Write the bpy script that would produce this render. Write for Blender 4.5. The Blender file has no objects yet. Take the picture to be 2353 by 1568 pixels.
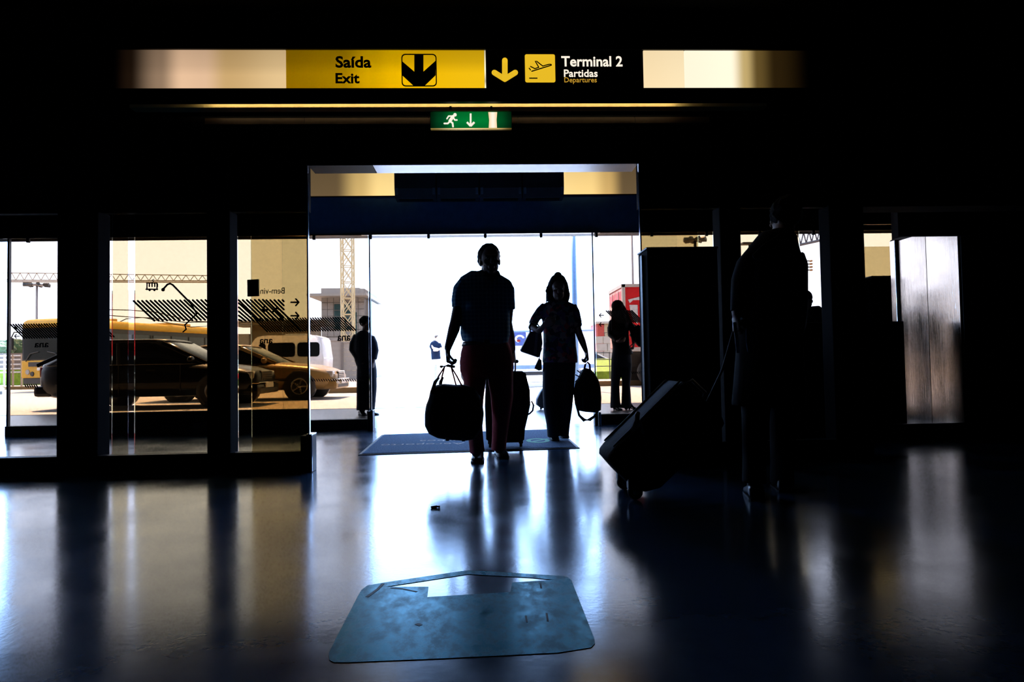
import bpy, bmesh, math, random
from math import sin, cos, pi, radians as R, sqrt
from mathutils import Vector as V, Matrix, noise

random.seed(7)
SC = bpy.context.scene
COL = SC.collection

# ------------------------------------------------------------------ camera
YAW, PITCH, ROLL, FOC, CH = R(2.35), R(1.9), R(1.0), 1570.0, 0.8
F_ = V((sin(YAW)*cos(PITCH), cos(YAW)*cos(PITCH), sin(PITCH)))
R0 = V((cos(YAW), -sin(YAW), 0)); U0 = R0.cross(F_)
RT = R0*cos(ROLL) - U0*sin(ROLL); UP = U0*cos(ROLL) + R0*sin(ROLL)
CAMLOC = V((0, 0, CH))
cd = bpy.data.cameras.new('camera'); cam = bpy.data.objects.new('camera', cd); COL.objects.link(cam)
cd.sensor_width = 36; cd.lens = 36*FOC/2353; cd.clip_end = 2000; cd.clip_start = .05
cam.matrix_world = Matrix(((RT.x, UP.x, -F_.x, 0), (RT.y, UP.y, -F_.y, 0), (RT.z, UP.z, -F_.z, CH), (0, 0, 0, 1)))
SC.camera = cam

# ------------------------------------------------------------------ sky, sun, exposure
SKY = 10.5
w = bpy.data.worlds.new('sky'); SC.world = w; w.use_nodes = True
nt = w.node_tree; nt.nodes.clear()
tc = nt.nodes.new('ShaderNodeTexCoord'); sp = nt.nodes.new('ShaderNodeSeparateXYZ'); rp = nt.nodes.new('ShaderNodeValToRGB')
bg = nt.nodes.new('ShaderNodeBackground'); ow = nt.nodes.new('ShaderNodeOutputWorld')
nt.links.new(tc.outputs['Generated'], sp.inputs[0]); nt.links.new(sp.outputs['Z'], rp.inputs[0])
nt.links.new(rp.outputs[0], bg.inputs[0]); nt.links.new(bg.outputs[0], ow.inputs[0])
rp.color_ramp.elements[0].position = 0.0; rp.color_ramp.elements[0].color = (.54, .85, 1.50, 1)
rp.color_ramp.elements[1].position = 0.9; rp.color_ramp.elements[1].color = (.36, .60, 1.10, 1)
bg.inputs[1].default_value = SKY
sl = bpy.data.lights.new('sun', 'SUN'); so = bpy.data.objects.new('sun', sl); COL.objects.link(so)
sl.energy = 34; sl.angle = R(.6); sl.color = (1, .93, .8)
so.rotation_euler = V((.28, -1.0, -1.75)).to_track_quat('-Z', 'Y').to_euler()
vs = SC.view_settings
SC.display_settings.display_device = 'sRGB'
vs.view_transform = 'Standard'; vs.look = 'None'; vs.exposure = 0; vs.gamma = 1; vs.use_curve_mapping = False
SC.cycles.transparent_max_bounces = 40

# ------------------------------------------------------------------ helpers
def ray(x, y): return F_*FOC + RT*(x-1176.5) + UP*(784-y)
def P(x, y, Y):
    d = ray(x, y); return CAMLOC + d*(Y/d.y)
def G(x, y, z=0.0):
    d = ray(x, y); return CAMLOC + d*((z-CH)/d.z)
def PX(x, Y, y=800): return P(x, y, Y).x

MATS = {}
def mat(name, c, rough=.6, metal=0.0, spec=.5, var=.12, scale=12, bump=0.0, emit=None, es=1.0, coat=0.0, sheen=0.0):
    if name in MATS: return MATS[name]
    m = bpy.data.materials.new(name); m.use_nodes = True; n = m.node_tree; b = n.nodes['Principled BSDF']
    t = n.nodes.new('ShaderNodeTexCoord'); no = n.nodes.new('ShaderNodeTexNoise'); no.inputs['Scale'].default_value = scale
    no.inputs['Detail'].default_value = 5
    n.links.new(t.outputs['Object'], no.inputs['Vector'])
    r = n.nodes.new('ShaderNodeValToRGB'); n.links.new(no.outputs[0], r.inputs[0])
    r.color_ramp.elements[0].position = .3; r.color_ramp.elements[1].position = .7
    r.color_ramp.elements[0].color = tuple(max(0, x*(1-var)) for x in c) + (1,)
    r.color_ramp.elements[1].color = tuple(min(1, x*(1+var)) for x in c) + (1,)
    n.links.new(r.outputs[0], b.inputs['Base Color'])
    b.inputs['Roughness'].default_value = rough; b.inputs['Metallic'].default_value = metal
    b.inputs['Specular IOR Level'].default_value = spec; b.inputs['Coat Weight'].default_value = coat
    if bump:
        bp = n.nodes.new('ShaderNodeBump'); bp.inputs['Strength'].default_value = bump; bp.inputs['Distance'].default_value = .01
        n.links.new(no.outputs[0], bp.inputs['Height']); n.links.new(bp.outputs[0], b.inputs['Normal'])
    if emit:
        b.inputs['Emission Color'].default_value = tuple(emit) + (1,); b.inputs['Emission Strength'].default_value = es
    MATS[name] = m; return m

def glass(name, tint, refl=.06, tex=False):
    """thin architectural pane: tint is the transmission of the whole pane (two faces)."""
    if name in MATS: return MATS[name]
    m = bpy.data.materials.new(name); m.use_nodes = True; n = m.node_tree; n.nodes.clear()
    o = n.nodes.new('ShaderNodeOutputMaterial'); mx = n.nodes.new('ShaderNodeMixShader')
    tr = n.nodes.new('ShaderNodeBsdfTransparent'); gl = n.nodes.new('ShaderNodeBsdfGlossy'); fr = n.nodes.new('ShaderNodeFresnel')
    fr.inputs[0].default_value = 1.35
    tcn = n.nodes.new('ShaderNodeTexCoord'); no = n.nodes.new('ShaderNodeTexNoise'); no.inputs['Scale'].default_value = 1.2
    r = n.nodes.new('ShaderNodeValToRGB'); n.links.new(tcn.outputs['Object'], no.inputs['Vector']); n.links.new(no.outputs[0], r.inputs[0])
    s = [sqrt(x) for x in tint]
    r.color_ramp.elements[0].color = tuple(x*.985 for x in s) + (1,); r.color_ramp.elements[1].color = tuple(min(1, x*1.015) for x in s) + (1,)
    n.links.new(r.outputs[0], tr.inputs[0])
    gl.inputs['Roughness'].default_value = .02; gl.inputs[0].default_value = (.5, .5, .5, 1)
    n.links.new(fr.outputs[0], mx.inputs[0]); n.links.new(tr.outputs[0], mx.inputs[1]); n.links.new(gl.outputs[0], mx.inputs[2])
    n.links.new(mx.outputs[0], o.inputs[0]); MATS[name] = m; return m

def lit(name, stops, vert=((0, 1), (1, 1)), es=1.0, axis='X'):
    """backlit panel: glow of the tubes behind it, stops = (pos, colour) along the panel, vert = factor bottom to top."""
    m = bpy.data.materials.new(name); m.use_nodes = True; n = m.node_tree; b = n.nodes['Principled BSDF']
    t = n.nodes.new('ShaderNodeTexCoord'); s = n.nodes.new('ShaderNodeSeparateXYZ'); n.links.new(t.outputs['Generated'], s.inputs[0])
    r = n.nodes.new('ShaderNodeValToRGB'); n.links.new(s.outputs[axis], r.inputs[0])
    e = r.color_ramp.elements
    while len(e) < len(stops): e.new(.5)
    for k, (p, c) in enumerate(stops): e[k].position = p
    for k, (p, c) in enumerate(stops): e[k].color = tuple(c) + (1,)
    r.color_ramp.interpolation = 'EASE'
    r2 = n.nodes.new('ShaderNodeValToRGB'); n.links.new(s.outputs['Z'], r2.inputs[0]); e = r2.color_ramp.elements
    while len(e) < len(vert): e.new(.5)
    for k, (p, c) in enumerate(vert): e[k].position = p; e[k].color = (c, c, c, 1)
    mx = n.nodes.new('ShaderNodeMix'); mx.data_type = 'RGBA'; mx.blend_type = 'MULTIPLY'; mx.inputs[0].default_value = 1
    n.links.new(r.outputs[0], mx.inputs[6]); n.links.new(r2.outputs[0], mx.inputs[7])
    b.inputs['Base Color'].default_value = (.02, .018, .014, 1); b.inputs['Roughness'].default_value = .4
    n.links.new(mx.outputs[2], b.inputs['Emission Color']); b.inputs['Emission Strength'].default_value = es
    return m

LOC = {}
def thing(name, label, cat, loc=(0, 0, 0), rotz=0.0, group=None):
    o = bpy.data.objects.new(name, None); COL.objects.link(o); o.location = loc; o.rotation_euler = (0, 0, rotz)
    o.empty_display_size = .1
    o['label'] = label; o['category'] = cat
    if group: o['group'] = group
    LOC[o.name] = V(loc); return o
def tag(o, label=None, cat=None, group=None, kind=None):
    for k, v in (('label', label), ('category', cat), ('group', group), ('kind', kind)):
        if v: o[k] = v
    return o
def link_mesh(name, me, m=None, parent=None, smooth=False):
    if m is not None:
        me.materials.clear(); me.materials.append(m)
    if smooth: me.polygons.foreach_set('use_smooth', [True]*len(me.polygons))
    me.name = name
    o = bpy.data.objects.new(name, me); COL.objects.link(o)
    if parent is not None: o.parent = parent
    return o
def root_loc(p):
    while p.parent: p = p.parent
    return LOC.get(p.name, V((0, 0, 0)))
def obj(name, bm, m, parent=None, smooth=False, W=False):
    """link a bmesh as one object; W: its vertices are world coordinates under an unrotated thing."""
    if W and parent is not None: bmesh.ops.translate(bm, verts=bm.verts, vec=-root_loc(parent))
    bmesh.ops.recalc_face_normals(bm, faces=bm.faces)
    me = bpy.data.meshes.new(name); bm.to_mesh(me); bm.free()
    return link_mesh(name, me, m, parent, smooth)
def struct(name, bm, m, smooth=False, label=None):
    o = obj(name, bm, m, None, smooth); o['kind'] = 'structure'
    if label: o['label'] = label
    return o
def NB(): return bmesh.new()
def bx(bm, x0, x1, y0, y1, z0, z1, bev=0.0):
    r = bmesh.ops.create_cube(bm, size=1)
    for v in r['verts']:
        v.co = V(((x0+x1)/2 + v.co.x*(x1-x0), (y0+y1)/2 + v.co.y*(y1-y0), (z0+z1)/2 + v.co.z*(z1-z0)))
    if bev:
        bmesh.ops.bevel(bm, geom=list({e for v in r['verts'] for e in v.link_edges}), offset=bev, segments=2, affect='EDGES', profile=.6)
    return bm
def box(*a, bev=0.0): return bx(NB(), *a, bev=bev)
def frame_axes(t, side):
    t = t.normalized()
    n1 = V(side) - t*V(side).dot(t)
    if n1.length < 1e-4: n1 = V((0, 1, 0)) - t*t.y
    n1.normalize(); return n1, t.cross(n1)
def tube(bm, pts, rad, seg=12, side=(1, 0, 0), cap='round', p=2.0):
    """swept limb: rad per point is r or (r along side, r across); cap round or flat; p superellipse power."""
    pts = [V(q) for q in pts]
    if not isinstance(rad, (list, tuple)): rad = [rad]*len(pts)
    rad = [(q, q) if not isinstance(q, (list, tuple)) else q for q in rad]
    if cap == 'round':
        t0 = (pts[0]-pts[1]).normalized(); t1 = (pts[-1]-pts[-2]).normalized()
        m0 = min(rad[0]); m1 = min(rad[-1])
        pre = [(pts[0]+t0*m0*a, b, pts[0]) for a, b in ((.98, .2), (.8, .6), (.45, .89))]
        post = [(pts[-1]+t1*m1*a, b, pts[-1]) for a, b in ((.45, .89), (.8, .6), (.98, .2))]
        ps = [q[0] for q in pre] + pts + [q[0] for q in post]
        rd = [(rad[0][0]*q[1], rad[0][1]*q[1]) for q in pre] + rad + [(rad[-1][0]*q[1], rad[-1][1]*q[1]) for q in post]
    else: ps, rd = pts, rad
    rings = []
    for i, q in enumerate(ps):
        a = ps[max(0, i-1)]; b = ps[min(len(ps)-1, i+1)]
        n1, n2 = frame_axes(b-a, side)
        ring = []
        for k in range(seg):
            th = 2*pi*k/seg; c, s = cos(th), sin(th)
            c2 = math.copysign(abs(c)**(2/p), c); s2 = math.copysign(abs(s)**(2/p), s)
            ring.append(bm.verts.new(q + n1*(rd[i][0]*c2) + n2*(rd[i][1]*s2)))
        rings.append(ring)
    skin(bm, rings); return bm
def skin(bm, rings, cap=True):
    n = len(rings[0])
    for a, b in zip(rings, rings[1:]):
        for k in range(n): bm.faces.new((a[k], a[(k+1) % n], b[(k+1) % n], b[k]))
    if cap: bm.faces.new(rings[0][::-1]); bm.faces.new(rings[-1])
def loft(bm, rings, cap=True):
    skin(bm, [[bm.verts.new(q) for q in r] for r in rings], cap); return bm
def ell(bm, c, r, seg=16, rot=None):
    res = bmesh.ops.create_uvsphere(bm, u_segments=seg, v_segments=max(6, seg*2//3), radius=1)
    for v in res['verts']:
        q = V((v.co.x*r[0], v.co.y*r[1], v.co.z*r[2]))
        if rot is not None: q = rot @ q
        v.co = V(c) + q
    return bm
def cyl(bm, p0, p1, r0, r1=None, seg=16):
    return tube(bm, [p0, p1], [r0, r0 if r1 is None else r1], seg, side=(1, 0, 0) if abs((V(p1)-V(p0)).normalized().x) < .9 else (0, 0, 1), cap='flat')
def prism(bm, pts, d):
    """closed polygon of 3-D points extruded by vector d."""
    a = [bm.verts.new(V(q)) for q in pts]; b = [bm.verts.new(V(q)+V(d)) for q in pts]
    n = len(pts); bm.faces.new(a[::-1]); bm.faces.new(b)
    for k in range(n): bm.faces.new((a[k], a[(k+1) % n], b[(k+1) % n], b[k]))
    return bm
def revolve(bm, c, prof, axis='Y', seg=24):
    """prof = (radius, offset along axis)."""
    rings = []
    for r, h in prof:
        ring = []
        for k in range(seg):
            a = 2*pi*k/seg
            q = {'Y': (r*cos(a), h, r*sin(a)), 'Z': (r*cos(a), r*sin(a), h), 'X': (h, r*cos(a), r*sin(a))}[axis]
            ring.append(V(c)+V(q))
        rings.append(ring)
    return loft(bm, rings)
def ev_mesh(o):
    dg = bpy.context.evaluated_depsgraph_get()
    me = bpy.data.meshes.new_from_object(o.evaluated_get(dg))
    d = o.data; bpy.data.objects.remove(o)
    if isinstance(d, bpy.types.Mesh): bpy.data.meshes.remove(d)
    else: bpy.data.curves.remove(d)
    return me
def remesh(bm, vox, it=4, fac=.5):
    bmesh.ops.recalc_face_normals(bm, faces=bm.faces)
    me = bpy.data.meshes.new('tmp'); bm.to_mesh(me); bm.free()
    o = bpy.data.objects.new('tmp', me); COL.objects.link(o)
    r = o.modifiers.new('r', 'REMESH'); r.mode = 'VOXEL'; r.voxel_size = vox
    s = o.modifiers.new('s', 'SMOOTH'); s.factor = fac; s.iterations = it
    return ev_mesh(o)
def robj(name, bm, vox, m, parent=None, it=4, W=False):
    me = remesh(bm, vox, it)
    if W and parent is not None: me.transform(Matrix.Translation(-root_loc(parent)))
    return link_mesh(name, me, m, parent, True)
FRONT = Matrix.Rotation(pi/2, 4, 'X')                    # text plane facing the camera side (-Y)
def text(name, s, size, at, m, parent, bold=0.0, mirror=False, base=FRONT, ex=.002, W=True, align='LEFT'):
    c = bpy.data.curves.new(name, 'FONT'); c.body = s; c.size = size; c.extrude = ex; c.offset = bold; c.align_x = align; c.resolution_u = 3
    o = bpy.data.objects.new(name, c); COL.objects.link(o); me = ev_mesh(o)
    mt = base.copy()
    if mirror: mt = mt @ Matrix.Scale(-1, 4, (1, 0, 0))
    loc = V(at) - (root_loc(parent) if (W and parent is not None) else V((0, 0, 0)))
    me.transform(Matrix.Translation(loc) @ mt)
    if mirror: me.flip_normals()
    return link_mesh(name, me, m, parent)
def shape(name, loops, m, parent, origin=(0, 0, 0), base=FRONT, ex=.002, W=True):
    """flat cut-out (outer loop and holes, even-odd) in the (u, v) plane of base."""
    c = bpy.data.curves.new(name, 'CURVE'); c.dimensions = '2D'; c.fill_mode = 'BOTH'; c.extrude = ex
    for lp in loops:
        s = c.splines.new('POLY'); s.points.add(len(lp)-1); s.use_cyclic_u = True
        for q, pt in zip(s.points, lp): q.co = (pt[0], pt[1], 0, 1)
    o = bpy.data.objects.new(name, c); COL.objects.link(o); me = ev_mesh(o)
    loc = V(origin) - (root_loc(parent) if (W and parent is not None) else V((0, 0, 0)))
    me.transform(Matrix.Translation(loc) @ base)
    return link_mesh(name, me, m, parent)
def px_loop(pts, Y):                                      # outline on the sheet Y = const, as (x, z)
    return [(q.x, q.z) for q in (P(a, b, Y) for a, b in pts)]
def stroke(pts, wd):                                       # thick polyline as a polygon
    pts = [V(p) for p in pts]; L, Rr = [], []
    for i, q in enumerate(pts):
        t = (pts[min(i+1, len(pts)-1)] - pts[max(i-1, 0)]).normalized(); n = V((-t.y, t.x))*wd/2
        L.append(q+n); Rr.append(q-n)
    return [tuple(q) for q in L + Rr[::-1]]
def rrect(x0, x1, z0, z1, r, n=4):
    out = []
    for cx, cz, a0 in ((x1-r, z1-r, 0), (x0+r, z1-r, 90), (x0+r, z0+r, 180), (x1-r, z0+r, 270)):
        for k in range(n+1):
            a = R(a0+90*k/n); out.append((cx+r*cos(a), cz+r*sin(a)))
    return out
_bar = {}
def bar(name, p0, p1, r, m, parent=None, W=True, seg=6):
    key = (m.name, seg)
    if key not in _bar:
        b = NB(); cyl(b, (0, 0, 0), (0, 0, 1), 1, seg=seg); me = bpy.data.meshes.new('bar'); bmesh.ops.recalc_face_normals(b, faces=b.faces); b.to_mesh(me); b.free()
        me.materials.append(m); _bar[key] = me
    o = bpy.data.objects.new(name, _bar[key]); COL.objects.link(o)
    if parent is not None: o.parent = parent
    off = root_loc(parent) if (W and parent is not None) else V((0, 0, 0))
    p0 = V(p0)-off; p1 = V(p1)-off; d = p1-p0
    o.location = p0; o.rotation_mode = 'QUATERNION'; o.rotation_quaternion = d.to_track_quat('Z', 'Y'); o.scale = (r, r, d.length)
    return o
_pc = {}
def piece(name, size, at, m, parent, rot=None, bev=0.0):
    """small block sharing its mesh with every alike block (local coordinates of parent)."""
    key = (name, tuple(round(s, 4) for s in size), m.name)
    if key not in _pc:
        b = box(-size[0]/2, size[0]/2, -size[1]/2, size[1]/2, -size[2]/2, size[2]/2, bev=bev); me = bpy.data.meshes.new(name)
        b.to_mesh(me); b.free(); me.materials.append(m); _pc[key] = me
    o = bpy.data.objects.new(name, _pc[key]); COL.objects.link(o)
    if parent is not None: o.parent = parent
    o.location = at
    if rot: o.rotation_euler = rot
    return o

# ------------------------------------------------------------------ materials
black = mat('matt_black', (.003, .003, .0035), .9, spec=.02)
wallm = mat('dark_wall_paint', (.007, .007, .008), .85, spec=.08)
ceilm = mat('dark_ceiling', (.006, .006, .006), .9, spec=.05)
bluewall_glow = mat('lintel_with_blue_glow', (.055, .18, .38), .45, spec=.4)  # blue haze over the doorway put into the wall colour
framem = mat('black_frame_metal', (.008, .008, .009), .5, .0, .15)
alu = mat('brushed_aluminium', (.30, .36, .46), .34, 1.0, var=.06)
alu_dark = mat('dark_anodised_aluminium', (.006, .008, .014), .6, 0, .15)
brass = mat('satin_brass_strip', (.80, .62, .27), .5, .1, var=.08)
steel = mat('brushed_steel', (.62, .58, .53), .16, 1.0, var=.1, scale=3)
printm = mat('black_print', (.004, .004, .004), .6, spec=.2)
sn = steel.node_tree; stx = sn.nodes.new('ShaderNodeTexCoord'); smp = sn.nodes.new('ShaderNodeMapping'); smp.inputs['Scale'].default_value = (260, 260, 2.5)
sno = sn.nodes.new('ShaderNodeTexNoise'); sno.inputs['Scale'].default_value = 1; sno.inputs['Detail'].default_value = 3; sbp = sn.nodes.new('ShaderNodeBump'); sbp.inputs['Strength'].default_value = .35; sbp.inputs['Distance'].default_value = .002
sn.links.new(stx.outputs['Object'], smp.inputs[0]); sn.links.new(smp.outputs[0], sno.inputs['Vector']); sn.links.new(sno.outputs[0], sbp.inputs['Height']); sn.links.new(sbp.outputs[0], sn.nodes['Principled BSDF'].inputs['Normal'])
gl_out = glass('grey_solar_glass', (.395, .264, .185))
gl_amb = glass('amber_tinted_glass', (.55, .45, .265))
gl_clear = glass('clear_glass', (.93, .95, .94))
def px_stroke(bm, pts, wd, Y, th=.003, rnd=True):
    q = [P(a, b, Y) for a, b in pts]; r = wd/2*(Y/FOC)
    for a, b in zip(q, q[1:]):
        d = (b-a).normalized(); n = V((-d.z, 0, d.x))*r
        prism(bm, [a+n, b+n, b-n, a-n], (0, -th, 0))
    if rnd:
        for a in q:
            prism(bm, [a+V((r*cos(2*pi*k/12), 0, r*sin(2*pi*k/12))) for k in range(12)], (0, -th, 0))
    return bm
def px_disc(bm, c, rp, Y, th=.003):
    a = P(c[0], c[1], Y); r = rp*Y/FOC
    prism(bm, [a+V((r*cos(2*pi*k/16), 0, r*sin(2*pi*k/16))) for k in range(16)], (0, -th, 0)); return bm
def px_poly(bm, pts, Y, th=.003):
    prism(bm, [P(a, b, Y) for a, b in pts], (0, -th, 0)); return bm
def text_box(name, s, x0, x1, y0, y1, Y, m, parent, bold=0.0, mirror=False):
    """lettering fitted to the rectangle it fills on the sign at distance Y."""
    o = text(name, s, .1, (0, 0, 0), m, None, bold, False, W=False)
    a = P(x0, y1, Y); b = P(x1, y0, Y); me = o.data
    xs = [v.co.x for v in me.vertices]; zs = [v.co.z for v in me.vertices]
    X0, X1, Z0, Z1 = min(xs), max(xs), min(zs), max(zs); off = root_loc(parent)
    for v in me.vertices:
        u = (v.co.x-X0)/(X1-X0)
        if mirror: u = 1-u
        v.co = V((a.x+u*(b.x-a.x), Y+v.co.y, a.z+(v.co.z-Z0)/(Z1-Z0)*(b.z-a.z))) - off
    if mirror: me.flip_normals()
    o.parent = parent; return o

# ================================================================== BUILDING SHELL
YI, YO = 5.5, 8.8                        # inner and outer glass lines
DL, DR = -1.385, 1.28                    # inner doorway
OL, OR_ = -1.44, 1.42                    # outer doorway
def floor_mat():
    m = bpy.data.materials.new('polished_dark_stone'); m.use_nodes = True; n = m.node_tree; b = n.nodes['Principled BSDF']
    t = n.nodes.new('ShaderNodeTexCoord')
    n1 = n.nodes.new('ShaderNodeTexNoise'); n1.inputs['Scale'].default_value = 2.2; n1.inputs['Detail'].default_value = 8; n1.inputs['Roughness'].default_value = .65
    n2 = n.nodes.new('ShaderNodeTexNoise'); n2.inputs['Scale'].default_value = 45; n2.inputs['Detail'].default_value = 4
    for q in (n1, n2): n.links.new(t.outputs['Object'], q.inputs['Vector'])
    r = n.nodes.new('ShaderNodeValToRGB'); n.links.new(n1.outputs[0], r.inputs[0])
    r.color_ramp.elements[0].position = .35; r.color_ramp.elements[0].color = (.020, .050, .105, 1)
    r.color_ramp.elements[1].position = .68; r.color_ramp.elements[1].color = (.036, .080, .155, 1)
    n.links.new(r.outputs[0], b.inputs['Base Color'])
    r2 = n.nodes.new('ShaderNodeMapRange'); n.links.new(n1.outputs[0], r2.inputs[0])
    r2.inputs[1].default_value = .35; r2.inputs[2].default_value = .7; r2.inputs[3].default_value = .13; r2.inputs[4].default_value = .21
    n.links.new(r2.outputs[0], b.inputs['Roughness'])
    bp = n.nodes.new('ShaderNodeBump'); bp.inputs['Strength'].default_value = .05; bp.inputs['Distance'].default_value = .004
    n.links.new(n2.outputs[0], bp.inputs['Height']); n.links.new(bp.outputs[0], b.inputs['Normal'])
    b.inputs['Specular IOR Level'].default_value = .6
    b.inputs['Specular Tint'].default_value = (.62, .82, 1.0, 1)
    return m
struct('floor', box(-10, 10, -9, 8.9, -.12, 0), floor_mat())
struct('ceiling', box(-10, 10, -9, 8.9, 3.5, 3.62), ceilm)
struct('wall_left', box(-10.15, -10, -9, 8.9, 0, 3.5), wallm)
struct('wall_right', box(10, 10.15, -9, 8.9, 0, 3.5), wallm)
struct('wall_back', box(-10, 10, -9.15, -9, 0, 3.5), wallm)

# inner wall above the glass and the doorway, posts between the panes
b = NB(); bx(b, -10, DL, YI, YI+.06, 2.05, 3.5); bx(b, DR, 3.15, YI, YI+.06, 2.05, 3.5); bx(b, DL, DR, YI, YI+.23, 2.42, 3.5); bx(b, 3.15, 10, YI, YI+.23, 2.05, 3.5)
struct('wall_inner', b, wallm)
def pillar(pl, pr, y0, y1, z1=2.06):
    if pl < 1112: xl, xr = PX(pl, y0), PX(pr, y1)
    else: xl, xr = PX(pl, y1), PX(pr, y0)
    return box(xl, xr, y0, y1, 0, z1, bev=.01)
PIL = [(130, 253), (475, 547), (1645, 1710), (1890, 1995)]
for k, (a, c) in enumerate(PIL):
    struct('pillar', pillar(a, c, YI-.04, YI+.14), black, label=['wide black pillar near the yellow bus', 'narrow black pillar between the two cars', 'narrow black pillar beside the tall black kiosk', 'wide black pillar left of the steel lift doors'][k])
# outer facade
struct('wall_outer', box(-2.25, 2.1, YO-.02, YO+.2, 2.48, 2.99), bluewall_glow)  # only this stretch carries the blue glow; the flanks stay black
b = NB(); bx(b, -10, -2.25, YO-.02, YO+.2, 2.48, 2.99); bx(b, 2.1, 10, YO-.02, YO+.2, 2.48, 2.99)
struct('wall_outer_flank', b, black)
struct('wall_outer_top', box(-10, 10, YO+.0, YO+.2, 2.99, 3.5), wallm)
struct('wall_outer_side', box(5.6, 10, YO+.01, YO+.19, 0, 2.48), wallm)
# bottom rails of the two glass lines
b = NB(); bx(b, PX(20, YO), OL-.02, YO-.06, YO+.06, 0, .13); bx(b, OR_+.02, 5.6, YO-.06, YO+.06, 0, .13)
struct('trim_1', b, framem)
struct('trim_10', box(PX(200, YO, 960), PX(709, YO, 960), YO-.05, YO+.05, .13, .275), framem)  # extra black panel added to darken the pavement seen through the glass
b = NB(); bx(b, -10, DL-.02, YI-.05, YI+.05, 0, .14); bx(b, DR+.02, 3.15, YI-.05, YI+.05, 0, .14)
struct('trim_2', b, framem)
# door head track of the inner doorway: bright metal soffit in two lengths
xs = PX(857, YI, 390)
for nm, x0, x1 in (('trim_3', DL, xs-.004), ('trim_4', xs, DR)):
    struct(nm, box(x0, x1, YI-.02, YI+.215, 2.414, 2.425, bev=.003), alu_dark if nm == 'trim_3' else alu)
struct('trim_6', box(OL-.1, OR_+.1, YO-.09, YO-.03, 2.47, 2.495), alu)
# brass ledge under the sign box, and the panelled band below it
b = box(PX(300, 5.42, 242), PX(1760, 5.42, 242), 5.40, 5.5, 2.855, 2.895, bev=.004)
led = struct('trim_7', b, brass)
band = mat('brown_band_glow', (.10, .06, .035), .5)  # brown stands for the weak light on the wall below the ledge
xs = [PX(q, 5.48, 262) for q in (470, 700, 985, 1190, 1458, 1630)]
tb = struct('trim_8', box(xs[0], xs[-1], 5.488, 5.5, 2.745, 2.80), band)
for a, c in zip(xs, xs[1:]):
    piece('panel', (c-a-.008, .012, .05), ((a+c)/2, 5.482, 2.773), band, tb)
# lintel over the lift
struct('beam', box(4.0, 10, 6.38, 6.44, 1.965, 3.5), wallm, label='black lintel above the steel lift doors')
struct('baseboard_right', box(3.6, 10, 6.42, 6.45, 0, .155), framem)
# low black screen added on the right to darken the view between glass lines
struct('wall_added_screen', box(1.75, 4.35, 6.9, 7.02, 0, 1.17, bev=.01), black)
# lift shaft with two brushed steel door panels on its side
XL = 4.66
struct('wall_lift_shaft', box(XL+.05, 10, 6.46, 7.64, 0, 3.5), wallm)
dr = struct('door_3', box(XL+.02, XL+.05, 6.47, 7.62, 0, 2.14), framem)
for y0, y1 in ((6.49, 6.965), (6.975, 7.45)):
    b = NB(); loft(b, [[V((XL-.006*sin(pi*(k/8)), y0+(y1-y0)*k/8, z)) for k in range(9)] + [V((XL+.025, y1, z)), V((XL+.025, y0, z))] for z in (.02, .5, 1.0, 1.5, 2.1)])
    obj('door_panel', b, steel, dr)
obj('door_frame', box(XL-.03, XL+.03, 7.46, 7.56, 0, 2.12, bev=.008), steel, dr)

# ------------------------------------------------------------------ glass
def pane(name, m, x0, x1, Y, z0, z1, parent=None, t=.012):
    o = obj(name, box(x0, x1, Y-t/2, Y+t/2, z0, z1), m, parent)
    return o
def window(name, m, x0, x1, Y, z0, z1):
    o = pane(name, m, x0, x1, Y, z0, z1); o['kind'] = 'structure'; return o
w1 = window('window_1', gl_out, PX(20, YO), OL-.03, YO, .12, 2.49)
w2 = window('window_2', gl_out, OR_+.03, 5.7, YO, .12, 2.49)
w3 = window('window_3', gl_clear, -9.9, PX(130, YI), YI, .13, 2.06)
w4a = window('window_4', gl_amb, PX(253, YI), PX(290, YI), YI+.03, .13, 2.06)
w4 = window('window_5', gl_amb, PX(305, YI), PX(478, YI), YI+.03, .13, 2.06)
w5 = window('window_6', gl_amb, PX(544, YI), DL-.012, YI+.03, .13, 2.06)
w6 = window('window_7', gl_amb, DR+.012, PX(1648, YI), YI+.03, .13, 2.06)
w7 = window('window_8', gl_amb, PX(1705, YI), PX(1848, YI), YI+.03, .13, 2.06)
w8 = window('window_9', gl_amb, 4.75, 5.6, 8.50, 0, 2.5)
w9 = window('window_10', gl_amb, 4.75, 5.6, 8.54, 0, P(2022, 567, 8.54).z)
edge_m = mat('polished_glass_edge', (.6, .68, .8), .12, .9)
dark_edge = mat('dark_gasket', (.02, .018, .03), .4)
obj('edge_strip', box(PX(20, YO)-.012, PX(20, YO)+.012, YO-.02, YO+.02, .1, 2.5), dark_edge, w1)
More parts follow.
